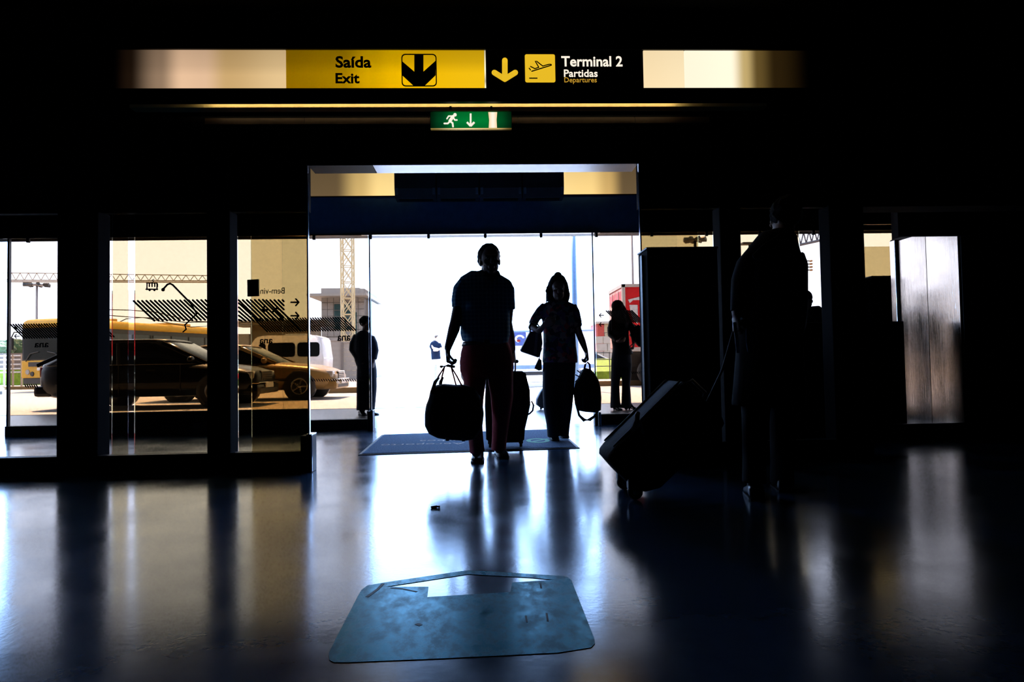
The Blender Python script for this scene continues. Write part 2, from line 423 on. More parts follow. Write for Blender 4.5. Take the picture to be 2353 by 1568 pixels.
# sliding leaves of the inner doorway, slid open behind the fixed panes
d1 = thing('door_1', 'sliding doors of the inner doorway', 'door', (0, YI-.02, 0)); del d1['category']; del d1['label']; d1['kind'] = 'structure'
for x0, x1, e in ((PX(582, YI), DL, 1), (DR, PX(1607, YI), 0)):
    lf = pane('door_leaf', gl_amb, x0, x1, -.02, .06, 2.41, d1)
    xe = x1 if e else x0
    obj('edge_strip', box(xe-.006, xe+.006, -.035, -.004, .06, 2.41), edge_m, lf)
    obj('bottom_rail', box(x0, x1, -.04, 0, .03, .10), framem, lf)
d2 = thing('door_2', 'sliding doors of the outer doorway', 'door', (0, YO-.06, 0)); del d2['category']; del d2['label']; d2['kind'] = 'structure'
for x0, x1, e in ((OL-1.1, OL, 1), (OR_, OR_+1.1, 0)):
    lf = pane('door_leaf', gl_clear, x0, x1, 0, .05, 2.47, d2)
    xe = x1 if e else x0
    obj('edge_strip', box(xe-.008, xe+.008, -.018, .018, .05, 2.47), dark_edge, lf)
    obj('bottom_rail', box(x0, x1, -.02, .02, .03, .1), framem, lf)
# guide posts at the door feet
def guide(px0, px1, y, pxs, pye, label):
    x0, x1 = PX(px0, y), PX(px1, y)
    t = thing('door_guide_post', label, 'guide post', ((x0+x1)/2, y, 0), group='door guide posts')
    h = P(1112, 836, y).z*0 + pye
    obj('post', box(x0, x0+(x1-x0)*.55, y-.02, y+.1, 0, h, bev=.006), framem, t, W=True)
    obj('sleeve', box(x0+(x1-x0)*.6, x1, y-.1, y+.05, 0, h+.012, bev=.006), framem, t, W=True)
    obj('chrome_edge', box(x1-.006, x1+.004, y-.104, y-.098, .01, h+.012), edge_m, t, W=True)
    obj('cap', box(x0+(x1-x0)*.6, x1, y-.1, y+.05, h+.012, h+.02), edge_m, t, W=True)
guide(690, 722, YI-.12, 0, .27, 'black guide post with chrome edge at the left foot of the inner doorway')
guide(843, 858, YO-.22, 0, .24, 'black guide post at the left foot of the outer doorway')
guide(1363, 1374, YO-.22, 0, .16, 'short dark guide post at the right foot of the outer doorway')
# clamp fittings hanging from the outer door head
cl = struct('trim_9', box(-6, 5.6, YO-.05, YO-.03, 2.475, 2.49), framem)
for q, yy in ((66, 566), (722, 551), (985, 545), (1115, 543), (1243, 541), (1370, 542), (1497, 541), (1623, 541), (1745, 541), (1868, 539), (852, 547)):
    c = P(q, yy, YO-.04)
    piece('clamp', (.034, .03, .05), (c.x, YO-.05, 2.475-.028), framem, cl)

# ------------------------------------------------------------------ prints on the glass
def stripes(win, Y, px0, px1, n, yt, yb, dx, wd):
    """diagonal bars printed on a pane, each its own strip sharing one mesh."""
    z1, z0 = P(px0, yt, Y).z, P(px0, yb, Y).z; x0, x1 = PX(px0, Y), PX(px1, Y)
    D = dx*Y/FOC; wm = wd*Y/FOC
    me = None
    for k in range(n):
        x = x0+(x1-D-x0)*k/(n-1)
        if me is None:
            b = NB(); px = []
            d = V((D, 0, z0-z1)).normalized(); nn = V((-d.z, 0, d.x))*wm/2
            a, c = V((0, 0, z1)), V((D, 0, z0)); pts = []
            for q, s0 in ((a, 1), (c, -1)):
                for j in range(7):
                    t_ = pi/2*s0 - s0*pi*0 + (pi*j/6)
                    pts.append(q + nn*cos(pi*j/6)*s0 + (-d*s0)*sin(pi*j/6)*wm/2)
            prism(b, pts, (0, -.002, 0)); bmesh.ops.recalc_face_normals(b, faces=b.faces)
            me = bpy.data.meshes.new('stripe'); b.to_mesh(me); b.free(); me.materials.append(printm)
        o = bpy.data.objects.new('stripe', me); COL.objects.link(o); o.parent = win; o.location = (x, Y, 0)
yi, yo = YI+.02, YO-.008
stripes(w4, yi, 307, 520, 18, 692, 738, 46, 4.3)
stripes(w5, yi, 549, 652, 7, 690, 737, 46, 4.3)
# shorter bars where the printed field is cut off by its end
b = NB()
for k in range(5): px_stroke(b, [(612+k*9.3, 690), (min(653, 652), 690+(652-612-k*9.3)*1.0)], 4.3, yi, .002)
for k in range(5): px_stroke(b, [(549, 697+k*9.5), (549+44-k*9.3, 738)], 4.3, yi, .002)
obj('stripe_ends', b, printm, w5)
stripes(w1, yo, 585, 818, 36, 733, 763, 29, 3.0)
stripes(w1, yo, 24, 262, 36, 746, 778, 30, 3.2)
stripes(w2, yo, 1395, 1480, 14, 715, 742, 27, 3.0)
def arrow(win, cx, cy, s, Y, wd, dirx=1):
    b = NB(); px_stroke(b, [(cx-s*dirx, cy), (cx+s*dirx*.8, cy)], wd, Y, .002)
    px_stroke(b, [(cx+s*dirx*.2, cy-s*.85), (cx+s*dirx*.95, cy), (cx+s*dirx*.2, cy+s*.85)], wd, Y, .002)
    obj('arrow_print', b, printm, win)
for q in ((678, 695), (678, 726)): arrow(w5, q[0], q[1], 9, yi, 3.6)
for q in ((1382, 725), (1382, 746)): arrow(w2, q[0], q[1], 5, yo, 2, -1)
for q in ((39, 752), (39, 773)): arrow(w1, q[0], q[1], 5.5, yo, 2, -1)
# tram pictogram
b = NB()
for k in range(4): px_poly(b, [(342+k*6.2, 652), (344.8+k*6.2, 652), (344.8+k*6.2, 660), (342+k*6.2, 660)], yi)
px_stroke(b, [(338, 651), (338, 666)], 2.5, yi); px_stroke(b, [(337, 651), (361, 651)], 2, yi); px_stroke(b, [(361, 651), (361, 666)], 2.5, yi)
px_stroke(b, [(336, 665), (362, 665)], 3, yi); px_disc(b, (344, 667), 2.5, yi); px_disc(b, (355, 667), 2.5, yi)
px_stroke(b, [(349, 650), (353, 647), (350, 644), (354, 642)], 1.3, yi)
obj('tram_pictogram', b, printm, w4)
b = NB(); px_disc(b, (375, 666), 4, yi); px_stroke(b, [(376, 664), (385, 654), (391, 652), (397, 655), (436, 695)], 4, yi)
px_stroke(b, [(436, 695), (443, 704), (452, 722), (425, 747), (428, 757), (421, 763)], 3, yi)
obj('lamp_pictogram', b, printm, w4)
# plane pictograms among the stripes
def plane_print(win, cx, cy, s, Y):
    b = NB(); px_stroke(b, [(cx-s, cy), (cx+s, cy)], s*.28, Y, .0025); px_stroke(b, [(cx-s*.3, cy-s*.8), (cx+s*.15, cy), (cx-s*.3, cy+s*.8)], s*.25, Y, .0025)
    px_stroke(b, [(cx-s, cy-s*.35), (cx-s*.8, cy), (cx-s, cy+s*.35)], s*.2, Y, .0025); obj('plane_pictogram', b, printm, win)
plane_print(w1, 718, 742, 3.4, yo); plane_print(w1, 713, 737, 3, yo); plane_print(w1, 722, 750, 3, yo)
for q in ((92, 748), (98, 754), (105, 747), (90, 757), (112, 755)): plane_print(w1, q[0], q[1], 3.4, yo)
b = NB(); px_disc(b, (607, 713), 4.5, yi-.002); px_stroke(b, [(607, 702), (607, 713)], 3, yi-.002); px_stroke(b, [(600, 712), (616, 712)], 4, yi-.002)
px_stroke(b, [(626, 718), (636, 708), (643, 712), (668, 736), (690, 760)], 4, yi-.002)
obj('boom_pictogram', b, printm, w5)
text_box('welcome_lettering', 'Bem-vindo', 579, 654, 661, 676, yi, mat('dark_print', (.03, .02, .004), .6), w5, 0, True)
text_box('logo_lettering', 'ana', 775, 805, 771, 784, yo, printm, w1, .002, True)
text_box('logo_lettering', 'ana', 79, 112, 788, 799, yo, printm, w1, .002, True)
text_box('logo_lettering', 'ana', 596, 626, 779, 790, yo, printm, w1, .002, True)
# row of small dashes low on the glass
b = NB()
for k in range(22): px_stroke(b, [(716+k*5.5, 872), (719+k*5.5, 876)], 2, yo, .002)
obj('dash_row', b, printm, w1)
b = NB()
for k in range(6): px_stroke(b, [(57+k*5.2, 884), (60.5+k*5.2, 890)], 2.4, yo, .002)
obj('dash_row', b, printm, w1)
b = NB()
for k in range(6): px_stroke(b, [(1451+k*4.2, 855), (1453.5+k*4.2, 859)], 1.8, yo, .002)
obj('dash_row', b, printm, w2)
nb = NB(); px_poly(nb, [(570, 644), (595.5, 642.5), (596, 681), (570.5, 682)], yi-.03, .02)
obj('notice', nb, printm, w5)

# ================================================================== LIGHT BOX SIGN
YS = 5.16
sg = thing('light_box_sign', 'long backlit overhead sign with cream, yellow and black panels above the doorway', 'sign', (0, YS, 2.8))
x0, x1 = PX(262, YS, 160), PX(1860, YS, 160)
zt, zb = P(1115, 117, YS).z, P(1115, 206, YS).z; zc = P(1115, 237, YS).z
b = NB(); bx(b, x0-.05, x1+.05, YS+.005, YS+.10, zb, zt+.02); bx(b, x0-.05, x1+.05, YS-.03, YS+.012, zc, zb); bx(b, x0-.05, x1+.05, YS-.03, YS+.10, zt, zt+.05)
obj('housing', b, framem, sg, W=True)
for q in (-2.0, 0, 1.8): obj('hanger', box(q-.02, q+.02, YS+.03, YS+.07, zt+.04, 3.5), framem, sg, W=True)
def sp_(a, c): return PX(a, YS, 160), PX(c, YS, 160)
CR = (1.0, .70, .38)
def cm(f, c=CR): return tuple(f*x for x in c)
def panel(nm, a, c, m):
    l, r = sp_(a, c); return obj(nm, box(l, r, YS-.012, YS+.004, zb+.001, zt-.001), m, sg, W=True)
PK = (.98, .64, .40)
panel('blank_panel', 262, 657.5, lit('backlit_cream_left', [(0, (0, 0, 0)), (.10, (.012, .006, .003)), (.27, cm(.30, PK)), (.40, cm(.84, PK)), (.52, cm(.80, PK)), (.66, (.62, .40, .17)), (1, (.80, .56, .28))], ((0, 1.0), (.35, 1.0), (.6, .80), (1, .68))))
yp = panel('yellow_panel', 658.5, 1113, lit('backlit_yellow', [(0, (.28, .14, .0)), (.28, (.36, .19, .0)), (.42, (.66, .36, .0)), (.55, (.85, .47, .0)), (1, (.86, .50, .006))], ((0, 1.05), (.4, 1.05), (.7, .74), (1, .62))))
bpn = panel('black_panel', 1116.5, 1477, printm)
panel('seam', 1113.2, 1116.4, lit('light_leak', [(0, (1, .9, .6)), (1, (1, .9, .6))], ((0, 1.4), (.2, .5), (.5, 1.3), (1, .5))))
panel('blank_panel', 1478.5, 1571, lit('backlit_cream_mid', [(0, (.95, .74, .44)), (1, (.97, .78, .48))], ((0, 1.05), (1, .95))))
panel('blank_panel', 1572.5, 1860, lit('backlit_cream_right', [(0, (1.05, .95, .72)), (.36, (1.1, 1.0, .76)), (.48, (.55, .40, .16)), (.58, (.12, .075, .02)), (.72, (.022, .012, .003)), (1, (0, 0, 0))], ((0, 1), (1, 1))))
yt_ = YS-.013
text_box('lettering', 'Saída', 771, 853, 129, 156, yt_, printm, yp, .0027)
text_box('lettering', 'Exit', 771, 826, 168, 192, yt_, printm, yp, .0027)
# down arrow pictogram in a rounded frame
fx0, fx1, fy0, fy1 = 923, 1003, 124, 199
def L(pts): return px_loop(pts, yt_)
a, c = P(fx0, fy1, yt_), P(fx1, fy0, yt_)
shape('arrow_frame', [rrect(a.x, c.x, a.z, c.z, .03), rrect(a.x+.008, c.x-.008, a.z+.008, c.z-.008, .024)], printm, yp, (0, yt_, 0))
shape('arrow_symbol', [L([(952, 125), (973, 125), (973, 165), (1001, 140), (1001, 173), (976, 197), (950, 197), (924, 173), (924, 141), (952, 165)])], printm, yp, (0, yt_-.001, 0))
yel = lit('backlit_yellow_symbol', [(0, (.85, .52, .02)), (1, (.85, .52, .02))], ((0, .9), (1, 1)))
whi = lit('backlit_white_letters', [(0, (1, .9, .75)), (1, (1, .9, .75))])
dim = lit('backlit_amber_letters', [(0, (.55, .30, .03)), (1, (.55, .30, .03))])
b = NB(); px_stroke(b, [(1160, 139), (1160, 178)], 13, yt_); px_stroke(b, [(1136, 167), (1160, 182), (1184, 167)], 13, yt_)
px_poly(b, [(1140, 172), (1150, 182), (1160, 189), (1170, 182), (1180, 172), (1160, 178)], yt_)
obj('down_arrow', b, yel, bpn, W=True)
a, c = P(1207, 189.5, yt_), P(1275, 125, yt_)
sq = shape('departure_square', [rrect(a.x, c.x, a.z, c.z, .014)], yel, bpn, (0, yt_, 0))
b = NB(); y2 = yt_-.002
px_stroke(b, [(1222, 164), (1264, 151)], 2.4, y2); px_stroke(b, [(1264, 151), (1267, 150), (1266, 148), (1262, 148), (1247, 152), (1233, 141)], 2.2, y2)
px_stroke(b, [(1230, 141), (1238, 155), (1229, 158), (1219, 153)], 2.2, y2); px_stroke(b, [(1216, 157), (1219, 161)], 2.2, y2); px_stroke(b, [(1216, 180), (1235, 180)], 2.4, y2, .003, False)
obj('plane_symbol', b, printm, bpn, W=True)
text_box('lettering', 'Terminal 2', 1290, 1430, 129, 153, yt_, whi, bpn, .002)
text_box('lettering', 'Partidas', 1296, 1373, 160, 177, yt_, whi, bpn, .0015)
text_box('lettering', 'Departures', 1297, 1371, 178, 193, yt_, dim, bpn, 0)
# unseen tube lamp added behind the box to brighten the brass ledge
tl = thing('added_tube_lamp', 'unseen tube lamp added behind the overhead sign to light the brass ledge', 'lamp', (-.3, 5.31, 2.9))
tm = mat('warm_tube', (.9, .8, .6), .5, emit=(1, .78, .42), es=12)
b = NB(); cyl(b, (PX(470, 5.33, 240), 5.31, 2.886), (PX(1560, 5.33, 240), 5.31, 2.886), .010); obj('tube', b, tm, tl, W=True)
obj('lamp_holder', box(-2.35, 1.75, 5.29, 5.33, 2.897, 3.03), framem, tl, W=True)
obj('shield', box(-2.4, 1.8, 5.284, 5.336, 2.871, 2.874), framem, tl, W=True)  # added to keep the tube's light off the wall below
for q in (-1.8, 1.2): obj('bracket', box(q-.015, q+.015, 5.30, 5.32, 3.03, 3.5), framem, tl, W=True)

# ------------------------------------------------------------------ emergency exit sign
YE = 5.30
ex = thing('emergency_exit_sign', 'green running-man emergency exit sign hanging under the brass ledge', 'sign', (PX(1083, YE, 276), YE, P(1083, 298, YE).z))
a, c = P(988.5, 297, YE), P(1176, 256, YE)
obj('housing', box(a.x, c.x, YE+.002, YE+.06, a.z, c.z, bev=.004), framem, ex, W=True)
gp = obj('green_panel', box(a.x+.004, c.x-.004, YE-.004, YE+.003, a.z+.006, c.z-.004), lit('backlit_green', [(0, (.0, .012, .003)), (.12, (.0, .05, .012)), (.3, (.0, .17, .03)), (.65, (.0, .19, .03)), (.85, (.0, .07, .014)), (1, (.0, .015, .004))], ((0, .7), (.45, 1.1), (1, .7))), ex, W=True)
obj('light_edge', box(a.x+.004, c.x-.004, YE-.008, YE+.03, a.z, a.z+.005), lit('sign_light_edge', [(0, (.25, .17, .04)), (.4, (.9, .7, .35)), (.8, (.6, .42, .15)), (1, (.1, .06, .01))]), ex, W=True)
obj('top_rail', box(a.x+.02, c.x-.02, YE-.006, YE+.06, c.z, c.z+.012), brass, ex, W=True)
for q in (.25, .75): obj('hanger', box(a.x+(c.x-a.x)*q-.008, a.x+(c.x-a.x)*q+.008, YE+.02, YE+.12, c.z+.012, c.z+.05), framem, ex, W=True)
yg = YE-.005; b = NB()
px_disc(b, (1045.5, 264), 4, yg); px_stroke(b, [(1041, 268), (1034, 278)], 7, yg); px_stroke(b, [(1041, 269), (1045, 276), (1050, 276)], 3.2, yg)
px_stroke(b, [(1040, 267), (1031, 267), (1027, 273)], 3, yg); px_stroke(b, [(1034, 279), (1040, 283), (1041, 291)], 4, yg); px_stroke(b, [(1033, 280), (1029, 284), (1021, 284)], 3.6, yg)
obj('running_figure', b, whi, gp, W=True)
b = NB(); px_stroke(b, [(1081.5, 261), (1081.5, 287)], 4, yg, .003, False); px_stroke(b, [(1073, 281), (1081.5, 290), (1090, 281)], 4.5, yg, .003, False)
obj('arrow_symbol', b, whi, gp, W=True)
b = NB(); px_poly(b, [(1122, 258), (1142.5, 258), (1141, 276), (1142, 294), (1123, 294), (1124, 276)], yg); obj('door_symbol', b, lit('backlit_door_symbol', [(0, (1, .7, .4)), (.5, (1, .92, .75)), (1, (1, .7, .4))]), gp, W=True)

# ------------------------------------------------------------------ air curtain and its lit panels over the outer doorway
YA = 8.45
ac = thing('air_curtain', 'dark four-section air curtain unit over the outer doorway between lit cream panels', 'air curtain', (PX(1100, YA, 420), YA, 2.95))
dk = mat('dark_grey_casing', (.05, .075, .09), .4, 0, .4); casing_side = mat('blue_grey_casing', (.25, .36, .46), .4)
ex_ = [PX(q, YA, 425) for q in (905, 1002, 1101, 1200, 1297)]
zt_, zm, zb_ = P(1100, 384, YA).z, P(1100, 432, YA).z, P(1100, 452, YA).z
for a, c in zip(ex_, ex_[1:]):
    b = NB(); g = .006
    prof = [(YA, zt_), (YA, zm), (YA+.05, zb_), (YA+.27, zb_), (YA+.27, zt_)]
    prism(b, [(a+g, y, z) for y, z in prof], (c-a-2*g, 0, 0)); s = obj('section', b, dk, ac, W=True)
    for q in (a+.02, c-.045): obj('bracket', box(q, q+.03, YA-.006, YA+.01, zm-.075, zm+.005), casing_side, s, W=True)
    obj('outlet_grille', box(a+.05, c-.05, YA+.10, YA+.2, zb_-.006, zb_), framem, s, W=True)
obj('cover_strip', box(ex_[0], ex_[-1], YA+.02, YA+.28, zt_, zt_+.02), framem, ac, W=True)
obj('mount', box(ex_[0]+.1, ex_[-1]-.1, YA+.05, YA+.24, zt_+.02, 3.5), framem, ac, W=True)
z0, z1 = P(800, 450, 8.74).z-.0, 3.48
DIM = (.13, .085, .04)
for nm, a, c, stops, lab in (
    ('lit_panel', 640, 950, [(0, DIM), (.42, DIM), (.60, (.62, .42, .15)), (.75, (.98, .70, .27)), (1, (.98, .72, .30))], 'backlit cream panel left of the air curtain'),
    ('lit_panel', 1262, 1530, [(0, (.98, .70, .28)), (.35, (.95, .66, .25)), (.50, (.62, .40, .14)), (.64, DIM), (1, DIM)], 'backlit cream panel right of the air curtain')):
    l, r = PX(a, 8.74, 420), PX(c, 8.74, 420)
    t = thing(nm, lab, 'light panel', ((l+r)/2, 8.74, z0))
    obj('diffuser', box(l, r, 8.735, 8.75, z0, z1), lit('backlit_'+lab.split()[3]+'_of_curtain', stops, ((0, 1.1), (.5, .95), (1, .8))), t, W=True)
    obj('frame', box(l-.01, r+.01, 8.75, 8.798, z0-.008, z1+.01), framem, t, W=True)

# ================================================================== FLOOR ITEMS
grn = bpy.data.materials.new('worn_green_vinyl'); grn.use_nodes = True
n = grn.node_tree; bb = n.nodes['Principled BSDF']; t = n.nodes.new('ShaderNodeTexCoord'); mp = n.nodes.new('ShaderNodeMapping'); mp.inputs['Scale'].default_value = (1.6, 1, 1)
no = n.nodes.new('ShaderNodeTexNoise'); no.inputs['Scale'].default_value = 9; no.inputs['Detail'].default_value = 9; no.inputs['Roughness'].default_value = .72
n.links.new(t.outputs['Object'], mp.inputs[0]); n.links.new(mp.outputs[0], no.inputs['Vector'])
rr = n.nodes.new('ShaderNodeValToRGB'); n.links.new(no.outputs[0], rr.inputs[0]); rr.color_ramp.elements[0].position = .42; rr.color_ramp.elements[1].position = .60
rr.color_ramp.elements[0].color = (.001, .022, .024, 1); rr.color_ramp.elements[1].color = (.018, .13, .165, 1)
n.links.new(rr.outputs[0], bb.inputs['Base Color'])
r3 = n.nodes.new('ShaderNodeMapRange'); n.links.new(no.outputs[0], r3.inputs[0]); r3.inputs[1].default_value = .36; r3.inputs[2].default_value = .64; r3.inputs[3].default_value = .42; r3.inputs[4].default_value = .20
n.links.new(r3.outputs[0], bb.inputs['Roughness']); bb.inputs['Specular IOR Level'].default_value = .03; bb.inputs['Metallic'].default_value = .21; bb.inputs['Specular Tint'].default_value = (.35, .8, .9, 1)
def gl_(pts): return [(q.x, q.y) for q in (G(a, c) for a, c in pts)]
out = gl_([(755, 1508), (757, 1498), (822, 1372), (830, 1358), (844, 1347), (884, 1340), (1060, 1314), (1076, 1312.5), (1107, 1313.5), (1290, 1325), (1305, 1328), (1313, 1335), (1366, 1470), (1367, 1481), (1358, 1490), (1281, 1502), (1006, 1515.5), (801, 1524), (768, 1524), (757, 1519)])
hole = gl_([(885, 1350), (1076, 1321), (1220, 1329), (1275, 1334), (1177, 1340), (1173, 1362), (981.5, 1373.8), (984.6, 1350)])
cx = sum(p[0] for p in out)/len(out); cy = sum(p[1] for p in out)/len(out)
st = thing('floor_sticker', 'worn green floor sticker with an arrow cut out pointing to the doorway', 'sticker', (cx, cy, 0))
I4 = Matrix.Identity(4)
shape('vinyl', [[(a-cx, c-cy) for a, c in out], [(a-cx, c-cy) for a, c in hole]], grn, st, (0, 0, .001), I4, .0008, W=False)
for pts, wd in (([(880, 1343), (868, 1356), (843, 1374)], .012), ([(898, 1353), (925, 1355), (958, 1362)], .008), ([(958, 1439), (966, 1436)], .02), ([(1208, 1417), (1211, 1432)], .006), ([(1256, 1411), (1259, 1430)], .007), ([(1242, 1343), (1244, 1354)], .007)):
    b = NB(); prism(b, [V((x-cx, y-cy, .0019)) for x, y in stroke(gl_(pts), wd)], (0, 0, .0006)); obj('scuff_mark', b, printm, st)
# entry mat
mtm = mat('blue_grey_carpet_pile', (.075, .16, .29), .95, spec=.1, var=.45, scale=70, bump=.6)
mb = mat('rubber_border', (.006, .007, .01), .6)
q = [G(822, 1047), G(1333, 1031), G(1285, 988), G(876, 1001)]
cen = sum(q, V())/4
mt = thing('entrance_mat', 'dark blue entrance mat with faded lettering between the two doorways', 'mat', (cen.x, cen.y, 0))
def inset(f): return [cen+(p-cen)*f for p in q]
b = NB(); loft(b, [[V((p.x, p.y, 0)) for p in inset(1)], [V((p.x, p.y, .006)) for p in inset(.995)], [V((p.x, p.y, .009)) for p in inset(.975)]]); obj('border', b, mb, mt, W=True)
b = NB(); loft(b, [[V((p.x, p.y, .009)) for p in inset(.97)], [V((p.x, p.y, .013)) for p in inset(.965)]]); obj('pile', b, mtm, mt, W=True)
mw = mat('white_mat_lettering', (.55, .58, .6), .9); mg = mat('green_mat_logo', (.12, .5, .36), .9)
ROT = Matrix.Rotation(pi, 4, 'Z')
a = G(1068, 1022); text('mat_lettering', 'Aeroporto', .19, (a.x, a.y+.06, .0135), mw, mt, base=ROT, ex=.0006)
text('mat_lettering', 'Lisboa', .19, (a.x, a.y+.36, .0135), mw, mt, base=ROT, ex=.0006)
a = G(1236, 1016); off = root_loc(mt)
shape('mat_logo', [[(a.x-off.x+.12*cos(2*pi*k/32), a.y-off.y+.20*sin(2*pi*k/32)) for k in range(32)], [(a.x-off.x+.075*cos(2*pi*k/32), a.y-off.y+.12*sin(2*pi*k/32)) for k in range(32)]], mg, mt, (0, 0, .0137), I4, .0008, W=False)
b = NB(); prism(b, [V((x, y, .0136)) for x, y in stroke([(a.x-.09, a.y-.12), (a.x+.02, a.y+.02), (a.x+.12, a.y+.16)], .05)], (0, 0, .001)); obj('mat_logo_stroke', b, mg, mt, W=True)
# little dark scrap on the floor
a, c = G(992, 1168.5), G(1008, 1167); s = thing('floor_scrap', 'tiny black scrap lying on the shiny floor in front of the man', 'litter', ((a.x+c.x)/2, a.y, 0))
b = NB(); tube(b, [(a.x, a.y, .006), (c.x-.012, c.y, .006), (c.x, c.y, .005)], [.006, .006, .004], 8); obj('stub', b, printm, s, True, W=True)
obj('tip', box(c.x-.004, c.x+.008, c.y-.007, c.y+.007, .001, .011, bev=.002), framem, s, W=True)

# tall black kiosk to the right of the doorway
YK = 5.08
l, r = PX(1490, YK, 700), PX(1652, YK, 700); zk = P(1560, 568.5, YK).z
kt = thing('kiosk', 'tall plain black kiosk cabinet standing right of the doorway', 'kiosk', ((l+r)/2, YK+.15, 0))
obj('cabinet', box(l, r, YK, YK+.3, .06, zk-.01, bev=.008), black, kt, W=True)
obj('top_cap', box(l-.006, r+.004, YK-.006, YK+.306, zk-.01, zk+.003, bev=.003), framem, kt, W=True)
obj('plinth', box(l+.03, r-.03, YK+.03, YK+.27, 0, .06), framem, kt, W=True)
obj('side_screen', box(l-.02, l-.004, YK+.1, YK+.16, .06, P(1485, 582, YK).z), framem, kt, W=True)
dpn = obj('front_panel', box(l+.03, r-.03, YK-.008, YK, .5, zk-.08, bev=.004), framem, kt, W=True)
obj('screen', box(l+.07, r-.07, YK-.012, YK-.008, 1.05, zk-.16), black, dpn, W=True)
obj('card_slot', box(l+.2, r-.2, YK-.014, YK-.008, .9, .92), framem, dpn, W=True)
# second black cabinet far right, beside the lift
YB = 7.9; l, r = PX(2003, YB, 640), PX(2062, YB, 640); zk = P(2025, 634, YB).z
kt = thing('cabinet', 'black cabinet beyond the wide pillar beside the lift doors', 'cabinet', ((l+r)/2, YB+.2, 0))
obj('body', box(l, r, YB, YB+.4, .05, zk-.012, bev=.006), black, kt, W=True)
obj('lid', box(l-.004, r+.004, YB-.004, YB+.404, zk-.012, zk, bev=.003), framem, kt, W=True)
obj('plinth', box(l+.02, r-.02, YB+.02, YB+.38, 0, .05), framem, kt, W=True)
obj('side_box', box(PX(1995, YB, 640)-.2, l-.004, YB+.02, YB+.38, 0, P(2000, 640.5, YB).z), framem, kt, W=True)
# ================================================================== OUTDOORS: GROUND
asph = mat('sunlit_pale_asphalt', (.34, .32, .30), .8, spec=.3, var=.1, scale=3)
pavm = mat('worn_pavement_slabs', (.10, .10, .105), .3, spec=.5, var=.15, scale=5)
conc = mat('pale_concrete', (.40, .38, .35), .8, var=.08, scale=2)
kerbm = mat('ochre_kerb', (.16, .10, .035), .7)
facm = mat('dark_facade_cladding', (.035, .035, .038), .6)
canm = mat('canopy_underside', (.03, .03, .032), .8)
struct('pavement', box(-30, 30, 8.9, 13.1, -.1, -.002), pavm)
struct('road', box(-160, 160, 13.1, 320, -.14, -.012), asph)
struct('kerb_strip', box(-30, 30, 13.08, 13.2, -.1, .0), conc)
struct('wall_upper_facade', box(-70, 70, 8.95, 9.4, 3.55, 16), facm)
struct('wall_facade_left', box(-70, -10, 8.8, 9.4, -.1, 3.6), facm)
struct('wall_facade_right', box(10, 70, 8.8, 9.4, -.1, 3.6), facm)
struct('roof', box(-70, 70, -10, 9.4, 16, 16.3), conc)
struct('roof_canopy', box(-16, 16, 9.0, 16.2, 5.0, 5.25), canm)
struct('kerb', box(-1.8, 3.6, 22.9, 23.1, -.012, .15, bev=.02), conc)  # same kerb made paler, overexposure through the open doorway put into its colour
struct('kerb', box(3.62, 14, 22.9, 23.1, -.012, .16, bev=.02), kerbm)
struct('kerb', box(-30, -8, 33.0, 33.3, -.012, .14, bev=.02), kerbm)
struct('kerb', box(-4.8, -3.4, 21.2, 21.4, -.012, .16, bev=.02), kerbm)

# ------------------------------------------------------------------ vehicles
tyre = mat('tyre_rubber', (.012, .012, .012), .8); rim = mat('alloy_rim', (.35, .35, .35), .3, .9)
cglass = mat('car_window_glass', (.004, .005, .006), .08, 0, .4)
lampg = mat('headlamp_glass', (.35, .34, .32), .12, 0, .7); redl = mat('tail_lamp_red', (.16, .006, .004), .3)
chrome = mat('chrome', (.7, .7, .7), .12, 1.0); darkp = mat('dark_trim_plastic', (.02, .02, .02), .5)
platem = mat('number_plate_white', (.7, .7, .68), .5)
def sup(y, z, hw, hh, k, n, p):
    a = 2*pi*k/n; c, s = cos(a), sin(a)
    return (y + hw*math.copysign(abs(c)**(2/p), c), z + hh*math.copysign(abs(s)**(2/p), s))
def interp(tab, x):
    for (a, u), (c, v) in zip(tab, tab[1:]):
        if x <= c: return u + (v-u)*(x-a)/(c-a) if c > a else u
    return tab[-1][1]
def wheel(parent, x, y, r, wd, side):
    b = NB(); revolve(b, (x, y, r), [(r*.62, -wd/2), (r*.93, -wd/2), (r, -wd/2+.025), (r, wd/2-.025), (r*.93, wd/2), (r*.62, wd/2)])
    t = obj('wheel', b, tyre, parent, True)
    b = NB(); yo_ = y+side*wd/2
    revolve(b, (x, yo_, r), [(r*.63, -.03*side), (r*.63, .004*side), (r*.56, .006*side), (r*.5, -.012*side), (r*.16, -.006*side), (r*.14, .008*side), (.002, .01*side)])
    obj('rim', b, rim, t, True)
    for k in range(5):
        a = 2*pi*k/5
        b = NB(); prism(b, [V((x+r*.15*cos(a)-.025*sin(a), yo_, r+r*.15*sin(a)+.025*cos(a))), V((x+r*.15*cos(a)+.025*sin(a), yo_, r+r*.15*sin(a)-.025*cos(a))), V((x+r*.58*cos(a)+.02*sin(a), yo_, r+r*.58*sin(a)-.02*cos(a))), V((x+r*.58*cos(a)-.02*sin(a), yo_, r+r*.58*sin(a)+.02*cos(a)))], (0, side*.012, 0))
        obj('spoke', b, rim, t)
